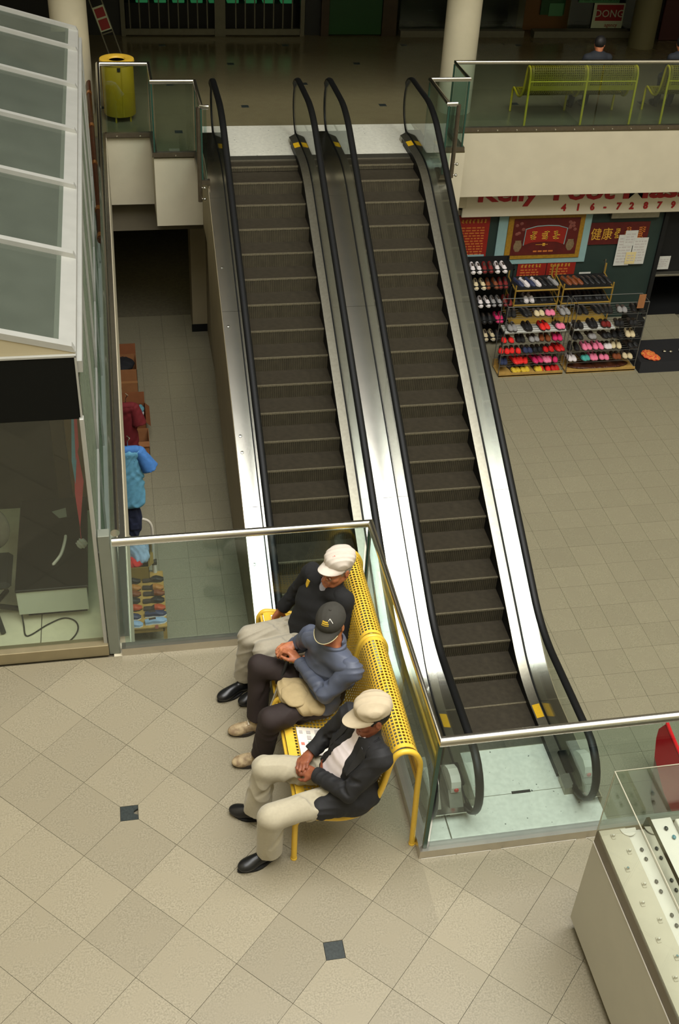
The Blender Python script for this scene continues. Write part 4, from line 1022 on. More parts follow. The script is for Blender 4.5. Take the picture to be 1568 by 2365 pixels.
# newspaper on the seat
prof_ = smooth_poly(bench_profile()[4:9], 8); v = []; f = []
for p in prof_:
    for yy, dz in ((4.575, .0), (4.66, .004), (4.75, .001), (4.84, .005)): v.append((.757+p.x+.035, yy, p.z+.0205+dz))
for i in range(len(prof_)-1):
    for c in range(3): a = i*4+c; f.append((a, a+1, a+5, a+4))
nv = len(v); v += [(x, y, z-.003) for x, y, z in v]; f += [tuple(k+nv for k in q[::-1]) for q in f]
npb = obj('newspaper', MB().add(v, f), 'newsprint'); tag(npb, 'folded newspaper lying on the yellow seat between two men', 'newspaper')
mat('print_red', (190, 110, 96), .85); mat('print_grey', (176, 170, 164), .85); mat('print_teal', (150, 170, 160), .85)
rr = random.Random(5)
def onpaper(u, y0, y1, du, m):
    i = min(int(u*(len(prof_)-1)), len(prof_)-2); p = prof_[i]; q_ = prof_[min(i+2, len(prof_)-1)]
    obj('print', MB().hexa([(.792+p.x, y0, p.z+.021), (.792+q_.x, y0, q_.z+.021), (.792+q_.x, y1, q_.z+.021), (.792+p.x, y1, p.z+.021)], [(.792+p.x, y0, p.z+.027), (.792+q_.x, y0, q_.z+.027), (.792+q_.x, y1, q_.z+.027), (.792+p.x, y1, p.z+.027)]), m, npb)
for i in range(7):
    for j in range(5):
        if rr.random() < .8: onpaper(.08+i*.13, 4.595+j*.048, 4.595+j*.048+rr.uniform(.015, .036), .05, rr.choice(['print_red', 'print_grey', 'print_grey', 'print_teal']))

# ================================================================ distant benches and their sitters
make_bench('nearer of the two distant yellow benches, whole behind the far glass railing', 0, 0, 1.78, detail=False)
b_ = bpy.data.objects['bench.001']
mat('bench_shaded', (122, 108, 16), .5, noise=.06, nscale=30)  # shaded copies of the bench yellow, dimness put into the colour
mat('bench_shaded_frame', (176, 158, 30), .45, noise=.05, nscale=30)
for c_ in b_.children: c_.data.materials[0] = MATS['bench_shaded_frame' if c_.name.startswith(('tube_frame', 'rear_bar')) else 'bench_shaded']; b_.rotation_euler = (0, 0, R(-90)); b_.location = (6.39, 17.90, 0)
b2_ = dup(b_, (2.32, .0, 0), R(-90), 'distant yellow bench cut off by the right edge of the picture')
def sitter(x, y, label, lean):
    B = SDF(.04); h0 = V(x, y, .5)
    B.cone(h0, h0+V(lean*.1, .03, .42), .13, .12, lat=(1, 0, 0), lf=1.35); B.cone(h0+V(-.16+lean*.1, .03, .42), h0+V(.16+lean*.1, .03, .42), .065)
    hd = frame(h0+V(lean*.15, .07, .62), (.55, .75, -.35)); 
    for s in (-1, 1):
        B.cone(h0+V(s*.09, 0, 0), h0+V(s*.12, .42, .0), .09, .07); B.cone(h0+V(s*.12, .42, 0), h0+V(s*.12, .45, -.42), .065, .05)
        B.cone(h0+V(s*.19+lean*.1, .03, .42), h0+V(s*.23, .12, .15), .055, .05); B.cone(h0+V(s*.23, .12, .15), h0+V(s*.08, .33, .12), .05, .04)
    body = obj('person', B.mesh('person', .012), 'coat_dark'); tag(body, label, 'person')
    Hd = SDF(.02); add_head(Hd, hd, h0+V(lean*.12, .03, .46)); Hd.cone(h0+V(lean*.12, .03, .46), hd[0], .05); obj('head', Hd.mesh('head', .008), 'skin_tan', body)
    S = SDF(.01); S.ell(L2W(hd, (-.02, 0, .03)), (.108, .09, .10), hd[1]); S.cuts = [(L2W(hd, (.045, 0, 0)), hd[1]@nrm((1, 0, -.25)))]; obj('hair', S.mesh('hair', .008), 'hair_black', body)
    for s in (-1, 1): shoe(body, (x+s*.12, y+.42), (x+s*.12, y+.68), 'leather_black', 'sole_black', None)
    return body
mat('coat_dark', (30, 34, 40), .8, noise=.1, nscale=30)
sitter(7.62, 17.62, 'person in dark clothes with black hair seated on the distant bench, back turned', .3)
sitter(9.15, 17.62, 'person in dark clothes at the right edge on the other distant bench', -.5)

# ================================================================ KIOSK on the left
def dusty(name, col, tint, f):
    m = bpy.data.materials.new(name); m.use_nodes = True; nt = m.node_tree; N = nt.nodes; L = nt.links; N.remove(N['Principled BSDF'])
    tr = N.new('ShaderNodeBsdfTransparent'); tr.inputs[0].default_value = (*tint, 1); df = N.new('ShaderNodeBsdfDiffuse'); df.inputs[0].default_value = (*lin(col), 1)
    nz = N.new('ShaderNodeTexNoise'); nz.inputs['Scale'].default_value = 3; nz.inputs['Detail'].default_value = 6; mr = N.new('ShaderNodeMapRange'); mr.inputs[3].default_value = f*.7; mr.inputs[4].default_value = f*1.3
    tc = N.new('ShaderNodeTexCoord'); L.new(tc.outputs['Object'], nz.inputs[0]); L.new(nz.outputs[0], mr.inputs[0])
    mx = N.new('ShaderNodeMixShader'); L.new(mr.outputs[0], mx.inputs[0]); L.new(tr.outputs[0], mx.inputs[1]); L.new(df.outputs[0], mx.inputs[2])
    gl = N.new('ShaderNodeBsdfGlossy'); gl.inputs['Roughness'].default_value = .05; m2_ = N.new('ShaderNodeMixShader'); m2_.inputs[0].default_value = .06; L.new(mx.outputs[0], m2_.inputs[1]); L.new(gl.outputs[0], m2_.inputs[2])
    L.new(m2_.outputs[0], N['Material Output'].inputs[0]); MATS[name] = m
dusty('dusty_glass', (108, 114, 102), (.55, .60, .55), .34); dusty('side_glass', (150, 160, 140), (.6, .7, .62), .45)
mat('kiosk_metal', (162, 162, 155), .4, metal=.25, noise=.06, nscale=8); mat('kiosk_grey', (120, 124, 112), .5, metal=.2, noise=.06, nscale=8); mat('kiosk_base', (150, 138, 108), .4, metal=.4, noise=.1, nscale=10); mat('fascia_black', (6, 7, 4), .8, spec=.2); mat('gable', (160, 150, 122), .7)
mat('vinyl', (224, 216, 184), .5, noise=.08, nscale=12); mat('kiosk_dark', (17, 19, 14), .75, noise=.3, nscale=4); mat('counter_white', (196, 200, 184), .5, noise=.04, nscale=8); mat('counter_top', (17, 19, 17), .35, noise=.2, nscale=10)
mat('cupboard', (112, 82, 36), .6, noise=.15, nscale=6); mat('cable', (40, 40, 34), .6); mat('wood_dark', (70, 34, 15), .45, noise=.3, nscale=12); mat('brass', (190, 120, 60), .3, metal=.8)
KX = -.345; ridge = -2.3; slope = .268
k = thing('kiosk', 'glass walled kiosk with a grey framed sloping glass roof at the left', 'kiosk', (-1.3, 6.15, 0))
obj('base_rail', MB().bbox(-2.4, -.334, 6.075, 6.17, 0, .105, .004), 'kiosk_base', k)
obj('corner_post', MB().bbox(-.332, -.252, 6.085, 6.17, 0, 1.12, .004), 'kiosk_grey', k)
obj('jamb', MB().bbox(-.366, -.338, 6.10, 6.15, .0, 2.06, .003), 'kiosk_metal', k)
obj('front_pane', MB().box(-2.4, -.366, 6.128, 6.136, .10, 2.06), 'glass_clear', k)
obj('fascia_panel', MB().box(-2.4, KX-.012, 6.125, 6.155, 2.05, 2.495), 'fascia_black', k)
obj('fascia_edge', MB().box(KX-.012, KX, 6.12, 6.16, 2.04, 2.50).box(-2.4, KX, 6.12, 6.16, 2.495, 2.508), 'kiosk_metal', k)
zr = lambda x: 2.515+(KX-x)*slope
obj('gable_panel', MB().prism([(KX-.002, 2.508), (-2.4, 2.508), (-2.4, zr(-2.4)-.012), (KX-.002, zr(KX))], 'y', 6.145, 6.165), 'gable', k)
ybars = [6.17, 7.466, 8.71, 9.95, 11.17, 12.38, 13.13]
obj('eave_beam', MB().prism([(KX, 2.43), (KX, 2.52), (KX-.13, zr(KX-.13)+.004), (KX-.13, 2.43)], 'y', 6.15, 13.16), 'kiosk_metal', k)
obj('eave_trim', MB().box(KX-.005, KX+.03, 6.17, 13.16, 2.36, 2.44), 'kiosk_metal', k)
for y in ybars: obj('glazing_bar', MB().prism([(KX-.0, zr(KX)), (KX-.02, zr(KX)+.045), (ridge, zr(ridge)+.045), (ridge, zr(ridge)-.01)], 'y', y-.03, y+.03), 'kiosk_metal', k)
for a, b in zip(ybars[:-1], ybars[1:]): obj('roof_pane', MB().prism([(KX-.10, zr(KX-.10)-.002), (ridge, zr(ridge)-.002), (ridge, zr(ridge)+.006), (KX-.10, zr(KX-.1)+.006)], 'y', a+.028, b-.028), 'dusty_glass', k)
obj('ridge_beam', MB().box(ridge-.05, ridge+.05, 6.15, 13.16, zr(ridge)-.05, zr(ridge)+.05), 'kiosk_metal', k)
obj('bottom_rail', MB().bbox(-.36, -.30, 6.17, 13.1, 0, .09, .004), 'kiosk_metal', k); obj('mid_rail', MB().bbox(-.355, -.32, 6.17, 13.1, .86, .91, .004), 'kiosk_metal', k)
ym = [6.17]+ybars[1:]
for a, b in zip(ym[:-1], ym[1:]):
    obj('side_pane', MB().box(-.344, -.336, a+.02, b-.02, .09, 2.36), 'side_glass', k); obj('mullion', MB().box(-.36, -.32, b-.02, b+.02, .09, 2.36), 'kiosk_metal', k)
obj('back_wall', MB().box(-2.4, -.35, 13.1, 13.16, 0, 2.5), 'kiosk_dark', k); obj('dark_backdrop', MB().box(-2.4, -.37, 7.95, 8.0, 0, 2.0), 'kiosk_dark', k)  # dark panel added as a backdrop to make the interior read as shaded
obj('light_block', MB().box(-2.4, -.37, 6.85, 13.0, 2.02, 2.04), 'kiosk_dark', k); obj('left_wall', MB().box(-2.44, -2.4, 6.15, 13.16, 0, 2.9), 'kiosk_dark', k)  # unseen dark sheet added under the roof to keep light out
obj('vinyl_floor', MB().box(-2.4, -.37, 6.17, 13.1, -.02, .004), 'vinyl', k)
obj('floor_seam', MB().box(-.835, -.828, 6.17, 6.7, .003, .006), 'grout', k)
t = thing('counter', 'low counter with white front and dark top behind the kiosk glass', 'counter', (-.72, 6.7, 0))
obj('plinth', MB().box(-.93, -.49, 6.58, 7.5, 0, .11), 'black_gap', t); obj('front_panel', MB().bbox(-.985, -.47, 6.50, 6.53, .09, .315, .003), 'counter_white', t)
obj('top', MB().bbox(-.99, -.46, 6.49, 7.6, .315, .34, .004), 'counter_top', t); obj('carcass', MB().box(-.98, -.475, 6.53, 7.58, .11, .315), 'kiosk_dark', t)
tag(obj('cable', MB().tube(cable([(-.975, 6.55, .10), (-.962, 6.47, .02), (-.945, 6.36, .012), (-.90, 6.36, .012), (-.79, 6.45, .012), (-.67, 6.51, .012), (-.585, 6.47, .012), (-.56, 6.38, .012), (-.60, 6.28, .012), (-.69, 6.20, .012)]), .006, 6), 'cable', smooth=True), 'dark cable curling over the kiosk floor in front of the counter', 'cable')
t = thing('cupboard', 'narrow brown cupboard at the back inside the kiosk', 'cupboard', (-.58, 7.8, 0)); obj('door', MB().bbox(-.585, -.43, 7.72, 7.75, .1, 1.3, .004), 'cupboard', t); obj('side_panel', MB().bbox(-.70, -.59, 7.74, 7.9, .1, 1.3, .004), 'brown_frame', t)
mat('pennant_red', (196, 60, 74), .7, noise=.1, nscale=20); mat('pennant_blue', (96, 150, 178), .7, noise=.1, nscale=20); mat('paper_grey', (150, 150, 138), .8)
t = thing('pennant', 'red and blue pennant hanging inside the kiosk glass', 'pennant', (-.45, 6.6, .9))
P_ = lambda x, z: (x, z)
obj('red_cloth', MB().prism([(-.468, 1.30), (-.432, 1.50), (-.412, 1.22), (-.474, .80), (-.482, 1.12)], 'y', 6.598, 6.603), 'pennant_red', t)
obj('blue_cloth', MB().prism([(-.447, 1.75), (-.43, 1.75), (-.425, 1.56), (-.470, 1.20), (-.478, 1.40)], 'y', 6.596, 6.6), 'pennant_blue', t)
obj('red_stripe', MB().prism([(-.43, 1.75), (-.41, 1.75), (-.418, 1.52), (-.45, 1.40)], 'y', 6.594, 6.5985), 'pennant_red', t)
obj('string', MB().tube([(-.474, 6.6, .8), (-.476, 6.6, .7)], .002, 5), 'pennant_red', t)
S = SDF(.01); S.ell((-.475, 6.6, .655), (.04, .02, .045)); S.disp = folds(.008, 120, (1, .3, .6), 3); tag(obj('paper_ball', S.mesh('paper_ball', .006), 'paper_grey'), 'crumpled grey paper hanging under the pennant tip', 'paper')
tag(obj('reflection_crescent', MB().tube(cable([(-.72, 6.75, .345), (-.66, 6.85, .36), (-.63, 6.98, .375), (-.625, 7.08, .36)]), [.003]+[.012]*23+[.003], 6), 'newsprint', smooth=True), 'white crescent standing in for a reflection in the kiosk glass', 'paper')  # solid curl modelled in place of a reflection on the glass
tag(obj('paper_scrap', MB().hexa([(-.74, 7.42, .342), (-.63, 7.45, .342), (-.62, 7.34, .342), (-.68, 7.33, .342)], [(-.74, 7.42, .345), (-.63, 7.45, .352), (-.62, 7.34, .347), (-.68, 7.33, .345)]), 'paper_grey'), 'pale scrap of paper at the back of the dark counter', 'paper')
mat('chair_grey', (120, 116, 104), .8, noise=.1, nscale=30)
t = thing('office_chair', 'dark chair with a grey rounded back at the left edge of the kiosk', 'chair', (-1.18, 6.75, 0))
S = SDF(.03); S.ell((-1.14, 6.85, .66), (.14, .05, .20)); obj('backrest', S.mesh('backrest', .01), 'chair_grey', t); obj('seat', MB().bbox(-1.36, -1.0, 6.42, 6.82, .40, .47, .03), 'kiosk_dark', t); obj('stem', MB().tube([(-1.18, 6.62, .06), (-1.18, 6.62, .4)], .03, 10), 'cable', t, smooth=True)
for a in range(0, 360, 72): obj('leg', MB().tube([(-1.18, 6.62, .1), (-1.18+.25*math.cos(R(a)), 6.62+.25*math.sin(R(a)), .03)], .02, 8), 'cable', t, smooth=True)
t = thing('handrail', 'long dark wooden rail with brass clips beside the kiosk glass', 'rail', (-.33, 15, .5))
A_, B_ = Vector((-.39, 18.1, .5)), Vector((-.278, 12.2, .5)); obj('rail', MB().tube([A_, B_], .034, 8), 'wood_dark', t, smooth=True)
for u in (.12, .36, .6, .85, .98): p = A_.lerp(B_, u); obj('clip', MB().tube([p-Vector((0, .05, 0)), p+Vector((0, .05, 0))], .039, 10), 'brass', t, smooth=True)
for u in (.05, .5, .95): p = A_.lerp(B_, u); obj('support', MB().tube([p, (p.x, p.y, 0)], .012, 6), 'steel_dull', t)
# ================================================================ LOWER FLOOR, left: stall goods under the slab edge
mat('cardboard', (150, 100, 60), .85, noise=.12, nscale=10); mat('cardboard_dark', (120, 70, 36), .85, noise=.12, nscale=10); mat('tape', (170, 120, 76), .5)
mat('carton_yellow', (146, 118, 52), .8, noise=.1, nscale=10)
def carton(name_label, x0, x1, y0, y1, h, m='cardboard', flaps=((0, 1), (1, .6)), marks=False):
    """open cardboard carton with wall panels, base and flaps; flaps=(side index 0 back,1 right,2 front,3 left; lean)"""
    z = ZL; t = thing('cardboard_box', name_label, 'box', ((x0+x1)/2, (y0+y1)/2, z)); e = .006
    obj('front_wall', MB().box(x0, x1, y0, y0+e, z, z+h), m, t); obj('back_wall', MB().box(x0, x1, y1-e, y1, z, z+h), m, t)
    obj('side_wall', MB().box(x0, x0+e, y0, y1, z, z+h), m, t); obj('side_wall', MB().box(x1-e, x1, y0, y1, z, z+h), m, t); obj('base', MB().box(x0, x1, y0, y1, z, z+.008), 'cardboard_dark', t)
    for sd, ln in flaps:
        d = (y1-y0)*.4
        if sd == 0: obj('flap', MB().hexa([(x0, y1-e, z+h), (x1, y1-e, z+h), (x1, y1, z+h), (x0, y1, z+h)], [(x0, y1+d*ln*.5, z+h+d*.8), (x1, y1+d*ln*.5, z+h+d*.8), (x1, y1+d*ln*.5+e, z+h+d*.8), (x0, y1+d*ln*.5+e, z+h+d*.8)]), 'cardboard_dark', t)
        if sd == 1: obj('flap', MB().hexa([(x1-e, y0, z+h), (x1, y0, z+h), (x1, y1, z+h), (x1-e, y1, z+h)], [(x1+d*ln*.6-e, y0, z+h-d*.3), (x1+d*ln*.6, y0, z+h-d*.3), (x1+d*ln*.6, y1, z+h-d*.3), (x1+d*ln*.6-e, y1, z+h-d*.3)]), m, t)
        if sd == 2: obj('flap', MB().hexa([(x0, y0, z+h), (x1, y0, z+h), (x1, y0+e, z+h), (x0, y0+e, z+h)], [(x0, y0-d*ln*.5, z+h-d*.55), (x1, y0-d*ln*.5, z+h-d*.55), (x1, y0-d*ln*.5+e, z+h-d*.55), (x0, y0-d*ln*.5+e, z+h-d*.55)]), 'cardboard', t)
    if marks:
        obj('tape', MB().box(x0, x1, y0-.002, y0, z+h*.55, z+h*.62), 'tape', t); obj('print', MB().box(x0+.05, x0+.2, y0-.002, y0, z+.2, z+.23).box(x0+.04, x0+.12, y0-.002, y0, z+.14, z+.17), 'cardboard_dark', t)
    return t
carton('tall open cardboard carton furthest back under the slab edge', -.42, .03, 15.6, 16.1, .55, flaps=((0, .4),), marks=True)
carton('small cardboard box in front, right of the hanging blue shirt', -.35, .135, 13.9, 14.25, .33, flaps=((2, .4),))
carton('open cardboard box of clothes behind the dark red shirt', -.35, .11, 14.3, 14.85, .40, m='cardboard_dark', flaps=((0, .3), (1, .5)))
def soft(name, label, cat, parts, m, seed=1, amp=.012, fr=45, h=.012, group=None):
    S = SDF(.04); S.disp = folds(amp, fr, (1, .5, .3), seed)
    for c, r in parts: S.ell(c, r)
    return tag(obj(name, S.mesh(name, h), m), label, cat, group)
cloth_cols = dict(cloth_white=(214, 206, 208), cloth_teal=(90, 140, 150), cloth_red=(214, 40, 44), cloth_maroon=(92, 10, 18), cloth_blue=(96, 156, 186), cloth_navy=(30, 36, 60), cloth_royal=(58, 108, 170), cloth_denim=(150, 176, 200), cloth_black=(22, 22, 24))
for k_, c in cloth_cols.items(): mat(k_, c, .85, noise=.15, nscale=25)
soft('folded_cloth', 'dark cloth bundle inside the tall open carton', 'cloth', [((-.2, 15.85, -3.24), (.2, .2, .07))], 'cloth_black', 3)
soft('folded_cloth', 'white cloth heap in the open box behind the red shirt', 'cloth', [((.0, 14.55, -3.36), (.085, .2, .07)), ((-.15, 14.5, -3.38), (.15, .2, .06))], 'cloth_white', 4)
soft('folded_cloth', 'teal cloth on the white heap in the open box', 'cloth', [((.045, 14.62, -3.31), (.05, .1, .04))], 'cloth_teal', 5)
def garment(name, label, m, x, y, ztop, w_, L_, sl_=.12, m2='cloth_royal', group=None):
    """shirt hung on a hanger, seen from above: body, shoulder yoke, sleeves, hook"""
    t = thing(name, label, 'shirt', (x, y, ztop-L_), group)
    S = SDF(.04); S.disp = folds(.008, 40, (1, .2, 0), 7)
    S.cone((x-w_*.35, y, ztop-.08), (x+w_*.35, y, ztop-.08), .055, k=.04); S.cone((x, y, ztop-.1), (x, y, ztop-L_+.06), .06, .065, lat=(1, 0, 0), lf=w_*.5/.062); S.cuts = [(V(0, 0, ztop-L_), V(0, 0, -1)), (V(0, y+.2, 0), V(0, 1, 0))]
    obj('body', S.mesh('body', .012), m, t)
    for s in (-1, 1):
        S = SDF(.03); S.disp = folds(.006, 50, (.3, 1, 0), 9+s); a = V(x+s*w_*.42, y, ztop-.09); d = V(s*sl_, -.02, -.25); S.cone(a, a+d, .065, .10, cut=[(a+d*.9, d)]); obj('sleeve', S.mesh('sleeve', .012), m2, t)
    S = SDF(.02); S.cone((x-w_*.3, y-.005, ztop-.055), (x+w_*.3, y-.005, ztop-.055), .05); obj('yoke', S.mesh('yoke', .012), m2, t)
    obj('hanger', MB().tube([(x-w_*.4, y, ztop-.1), (x, y, ztop+.01), (x, y, ztop+.06), (x+.03, y, ztop+.1), (x, y, ztop+.13)], .006, 6), 'steel', t, smooth=True)
    return t
garment('hanging_shirt', 'light blue shirt with royal blue sleeves on a hanger under the slab edge', 'cloth_blue', -.14, 10.5, -1.16, .30, .86)
garment('hanging_shirt', 'dark red shirt hanging above the open boxes', 'cloth_maroon', -.14, 12.2, -1.66, .24, .74, sl_=.05, m2='cloth_maroon')
soft('trousers', 'dark folded trousers hanging below the light blue shirt', 'trousers', [((-.14, 10.55, -2.22), (.10, .05, .30))], 'cloth_navy', 12)
obj_rail = tag(obj('clothes_rail', MB().tube([(-.215, 9.6, -1.10), (-.215, 13.4, -1.10)], .01, 8).tube([(-.215, 9.62, -1.10), (-.25, 9.62, -1.06)], .01, 6).tube([(-.215, 13.38, -1.10), (-.25, 13.38, -1.06)], .01, 6), 'steel_dull', smooth=True), 'thin steel clothes rail fixed under the edge of the floor above', 'rail')
# trolley with a yellow carton of clothes
t = thing('trolley', 'hand trolley with white tube handle carrying a yellow carton of clothes', 'trolley', (-.1, 11, ZL))
obj('handle', MB().tube(cable([(.055, 10.98, ZL+.06), (.062, 10.98, -3.2), (.072, 10.98, -2.85), (.055, 10.98, -2.66), (-.03, 10.98, -2.58), (-.2, 10.98, -2.58), (-.3, 10.98, -2.66), (-.33, 10.98, -2.9), (-.33, 10.98, ZL+.06)]), .017, 8), 'white_paint', t, smooth=True)
obj('lower_tube', MB().tube([(.07, 10.9, -3.66), (.07, 10.95, -3.25)], .026, 8), 'white_paint', t, smooth=True); obj('clamp', MB().bbox(.035, .10, 10.92, 10.98, -3.28, -3.22, .006), 'cable', t); obj('platform', MB().box(-.36, .06, 10.75, 11.3, ZL+.05, ZL+.07), 'steel_dull', t)
for xx in (-.33, .05): obj('wheel', MB().lathe([(.0, -.015), (.045, -.015), (.05, 0), (.045, .015), (.0, .015)], (xx, 11.2, ZL+.05), 14, axis='x'), 'rubber', t, smooth=True)
z_ = ZL+.07; x0, x1, y0, y1, h = -.36, .0, 10.78, 11.2, .50
t = thing('cardboard_box', 'yellow brown carton heaped with clothes on the trolley', 'box', (-.18, 11, z_))
obj('front_wall', MB().box(x0, x1, y0, y0+.008, z_, z_+h), 'carton_yellow', t); obj('back_wall', MB().box(x0, x1, y1-.008, y1, z_, z_+h), 'carton_yellow', t); obj('side_wall', MB().box(x0, x0+.008, y0, y1, z_, z_+h), 'carton_yellow', t); obj('side_wall', MB().box(x1-.008, x1, y0, y1, z_, z_+h), 'carton_yellow', t); obj('base', MB().box(x0, x1, y0, y1, z_, z_+.01), 'cardboard_dark', t)
obj('flap', MB().hexa([(x1-.008, y0, z_+h), (x1, y0, z_+h), (x1, y1, z_+h), (x1-.008, y1, z_+h)], [(x1+.05, y0+.02, z_+h+.04), (x1+.058, y0+.02, z_+h+.04), (x1+.058, y1, z_+h+.12), (x1+.05, y1, z_+h+.12)]), 'carton_yellow', t)
soft('folded_cloth', 'pale blue clothes heaped in the yellow carton', 'cloth', [((-.15, 11.05, -3.08), (.17, .16, .12)), ((-.1, 10.95, -3.14), (.12, .12, .08))], 'cloth_denim', 14, .018, 60)
soft('folded_cloth', 'bright red cloth at the front of the yellow carton', 'cloth', [((-.2, 10.88, -3.17), (.14, .085, .075))], 'cloth_red', 15, .012, 60)
# shoes
def shoe_mesh(name, m_up, m_sole, L_=.26, w_=.095, kind='shoe'):
    """low-poly shoe, toe towards +x, heel at 0: sole, upper, opening"""
    mb = MB(); n = 7; sec = [(0, .030, .050), (.18, .036, .058), (.36, .034, .062), (.5, .038, .062), (.66, .046, .050), (.85, .044, .036), (1.0, .018, .020)]
    if kind == 'sandal': sec = [(0, .030, .02), (.18, .034, .02), (.36, .030, .02), (.5, .036, .05), (.66, .046, .055), (.85, .044, .03), (1.0, .02, .02)]
    ring = []
    for (t_, hw, hh) in sec:
        r_ = []
        for k_ in range(7):
            a = math.pi*k_/6; r_.append((t_*L_, math.cos(a)*hw*w_/.095, .014+max(math.sin(a), 0)**.7*hh))
        ring.append(r_)
    v = [p for r_ in ring for p in r_]; f = []; mi = []
    for i in range(len(sec)-1):
        for k_ in range(6): f.append((i*7+k_, i*7+k_+1, (i+1)*7+k_+1, (i+1)*7+k_)); mi.append(2 if (kind != 'boot' and i in (1, 2) and k_ in (2, 3) or kind == 'sandal' and i < 3) else 0)
    f += [tuple(range(6, -1, -1)), tuple(range(len(v)-7, len(v)))]; mi += [0, 0]
    out = [(t_*L_, hw*1.06*w_/.095) for t_, hw, _ in sec]; poly = [(x, y) for x, y in out]+[(x, -y) for x, y in reversed(out)]
    n0 = len(v); v += [(x, y, 0) for x, y in poly]+[(x, y, .015) for x, y in poly]; m_ = len(poly)
    f += [tuple(n0+i for i in range(m_-1, -1, -1)), tuple(n0+m_+i for i in range(m_))]+[(n0+i, n0+(i+1) % m_, n0+m_+(i+1) % m_, n0+m_+i) for i in range(m_)]; mi += [1]*(m_+2)
    me = bpy.data.meshes.new(name); me.from_pydata(v, [], f)
    for q in (m_up, m_sole, 'shoe_inside'): me.materials.append(MATS[q])
    me.polygons.foreach_set('material_index', mi); me.update(); return me
mat('shoe_inside', (60, 50, 42), .9)
SH = {}
shoe_cols = dict(black=(24, 24, 24), white=(214, 206, 204), tan=(170, 112, 48), brown=(120, 62, 28), orange=(176, 70, 34), navy=(44, 52, 80), blue=(140, 166, 190), red=(190, 26, 24), pink=(226, 120, 150), magenta=(200, 40, 96), yellow=(212, 180, 50), grey=(140, 138, 136), maroon=(110, 24, 20), teal=(70, 160, 150), cream=(206, 190, 150), green=(90, 140, 60), scarlet=(222, 40, 34))
for k_, c in shoe_cols.items(): mat('shoe_'+k_, c, .55, noise=.12, nscale=40)
def put_shoe(col, loc, rz, label, group=None, kind='shoe', sole='sole_dark', nm='shoe', tilt=0.):
    key = (col, kind, sole)
    if key not in SH: SH[key] = shoe_mesh('shoe', 'shoe_'+col, sole, kind=kind)
    o = bpy.data.objects.new(nm, SH[key]); o.location = loc; o.rotation_euler = (0, tilt, rz); C.objects.link(o); return tag(o, label, 'shoe', group)
mat('shoe_white_sole', (220, 216, 206), .7)
mat('table_wood', (176, 140, 72), .6, noise=.2, nscale=15)
TZ = -3.40; t = thing('shoe_table', 'low pale wooden table covered with rows of shoes by the lower railing', 'table', (-.1, 10.2, ZL))
obj('table_top', MB().bbox(-.55, .165, 9.93, 10.95, TZ-.03, TZ, .006), 'table_wood', t); obj('apron', MB().box(-.5, .13, 9.95, 9.97, TZ-.10, TZ-.03), 'table_wood', t)
for xx, yy in ((.14, 9.97), (.14, 10.9), (-.5, 9.97), (-.5, 10.9)): obj('leg', MB().box(xx-.025, xx+.02, yy-.02, yy+.02, ZL, TZ-.03), 'table_wood', t)
rows = [('blue', 'shoe', 'light blue trainer'), ('navy', 'shoe', 'navy canvas shoe'), ('orange', 'sandal', 'orange brown sandal'), ('black', 'sandal', 'black sandal'), ('brown', 'sandal', 'brown sandal'), ('tan', 'sandal', 'tan sandal'), ('black', 'sandal', 'black strap sandal')]
place = ['in the front row', 'in the second row', 'in the third row', 'in the fourth row', 'in the fifth row', 'in the sixth row', 'in the last row']
for i, (c, kd, nm_) in enumerate(rows):
    y = 10.0+i*.128
    for j in range(2):
        put_shoe(c, (-.10-.285*j+random.uniform(-.01, .012), y+random.uniform(-.008, .008), TZ+.001), R(random.uniform(-6, 6)), f'{nm_} {place[i]} on the low shoe table, {"right" if j == 0 else "left"} one', 'shoes on the low table', kd, 'shoe_white_sole' if i < 2 else 'sole_dark')
obj_t = tag(obj('price_tag', MB().hexa([(.02, 9.925, TZ-.03), (.06, 9.925, TZ-.03), (.06, 9.928, TZ-.03), (.02, 9.928, TZ-.03)], [(.02, 9.925, TZ+.03), (.06, 9.925, TZ+.03), (.06, 9.928, TZ+.03), (.02, 9.928, TZ+.03)]), 'print_red'), 'small pinkish tag hanging at the front of the shoe table', 'tag')
# fluorescent battens below the slab, mirrored in the floor
mat('tube_light', (255, 250, 210), .4, emit=(255, 244, 190), estr=4)
t = thing('tube_light', 'twin fluorescent tubes under the ceiling of the lower passage', 'lamp', (.75, 19.4, -1.7))
obj('housing', MB().box(.55, .95, 18.8, 20.0, -1.66, -1.60), 'white_paint', t)
for xx in (.65, .85): obj('tube', MB().tube([(xx, 18.85, -1.70), (xx, 19.95, -1.70)], .018, 8), 'tube_light', t, smooth=True)
struct('ceiling', MB().box(-3, 12, 17.46, 26, -1.60, -1.5), 'soffit')
struct('wall_back', MB().box(-3, 5.2, 22.5, 22.6, ZL, -1.6), 'dark_wall')
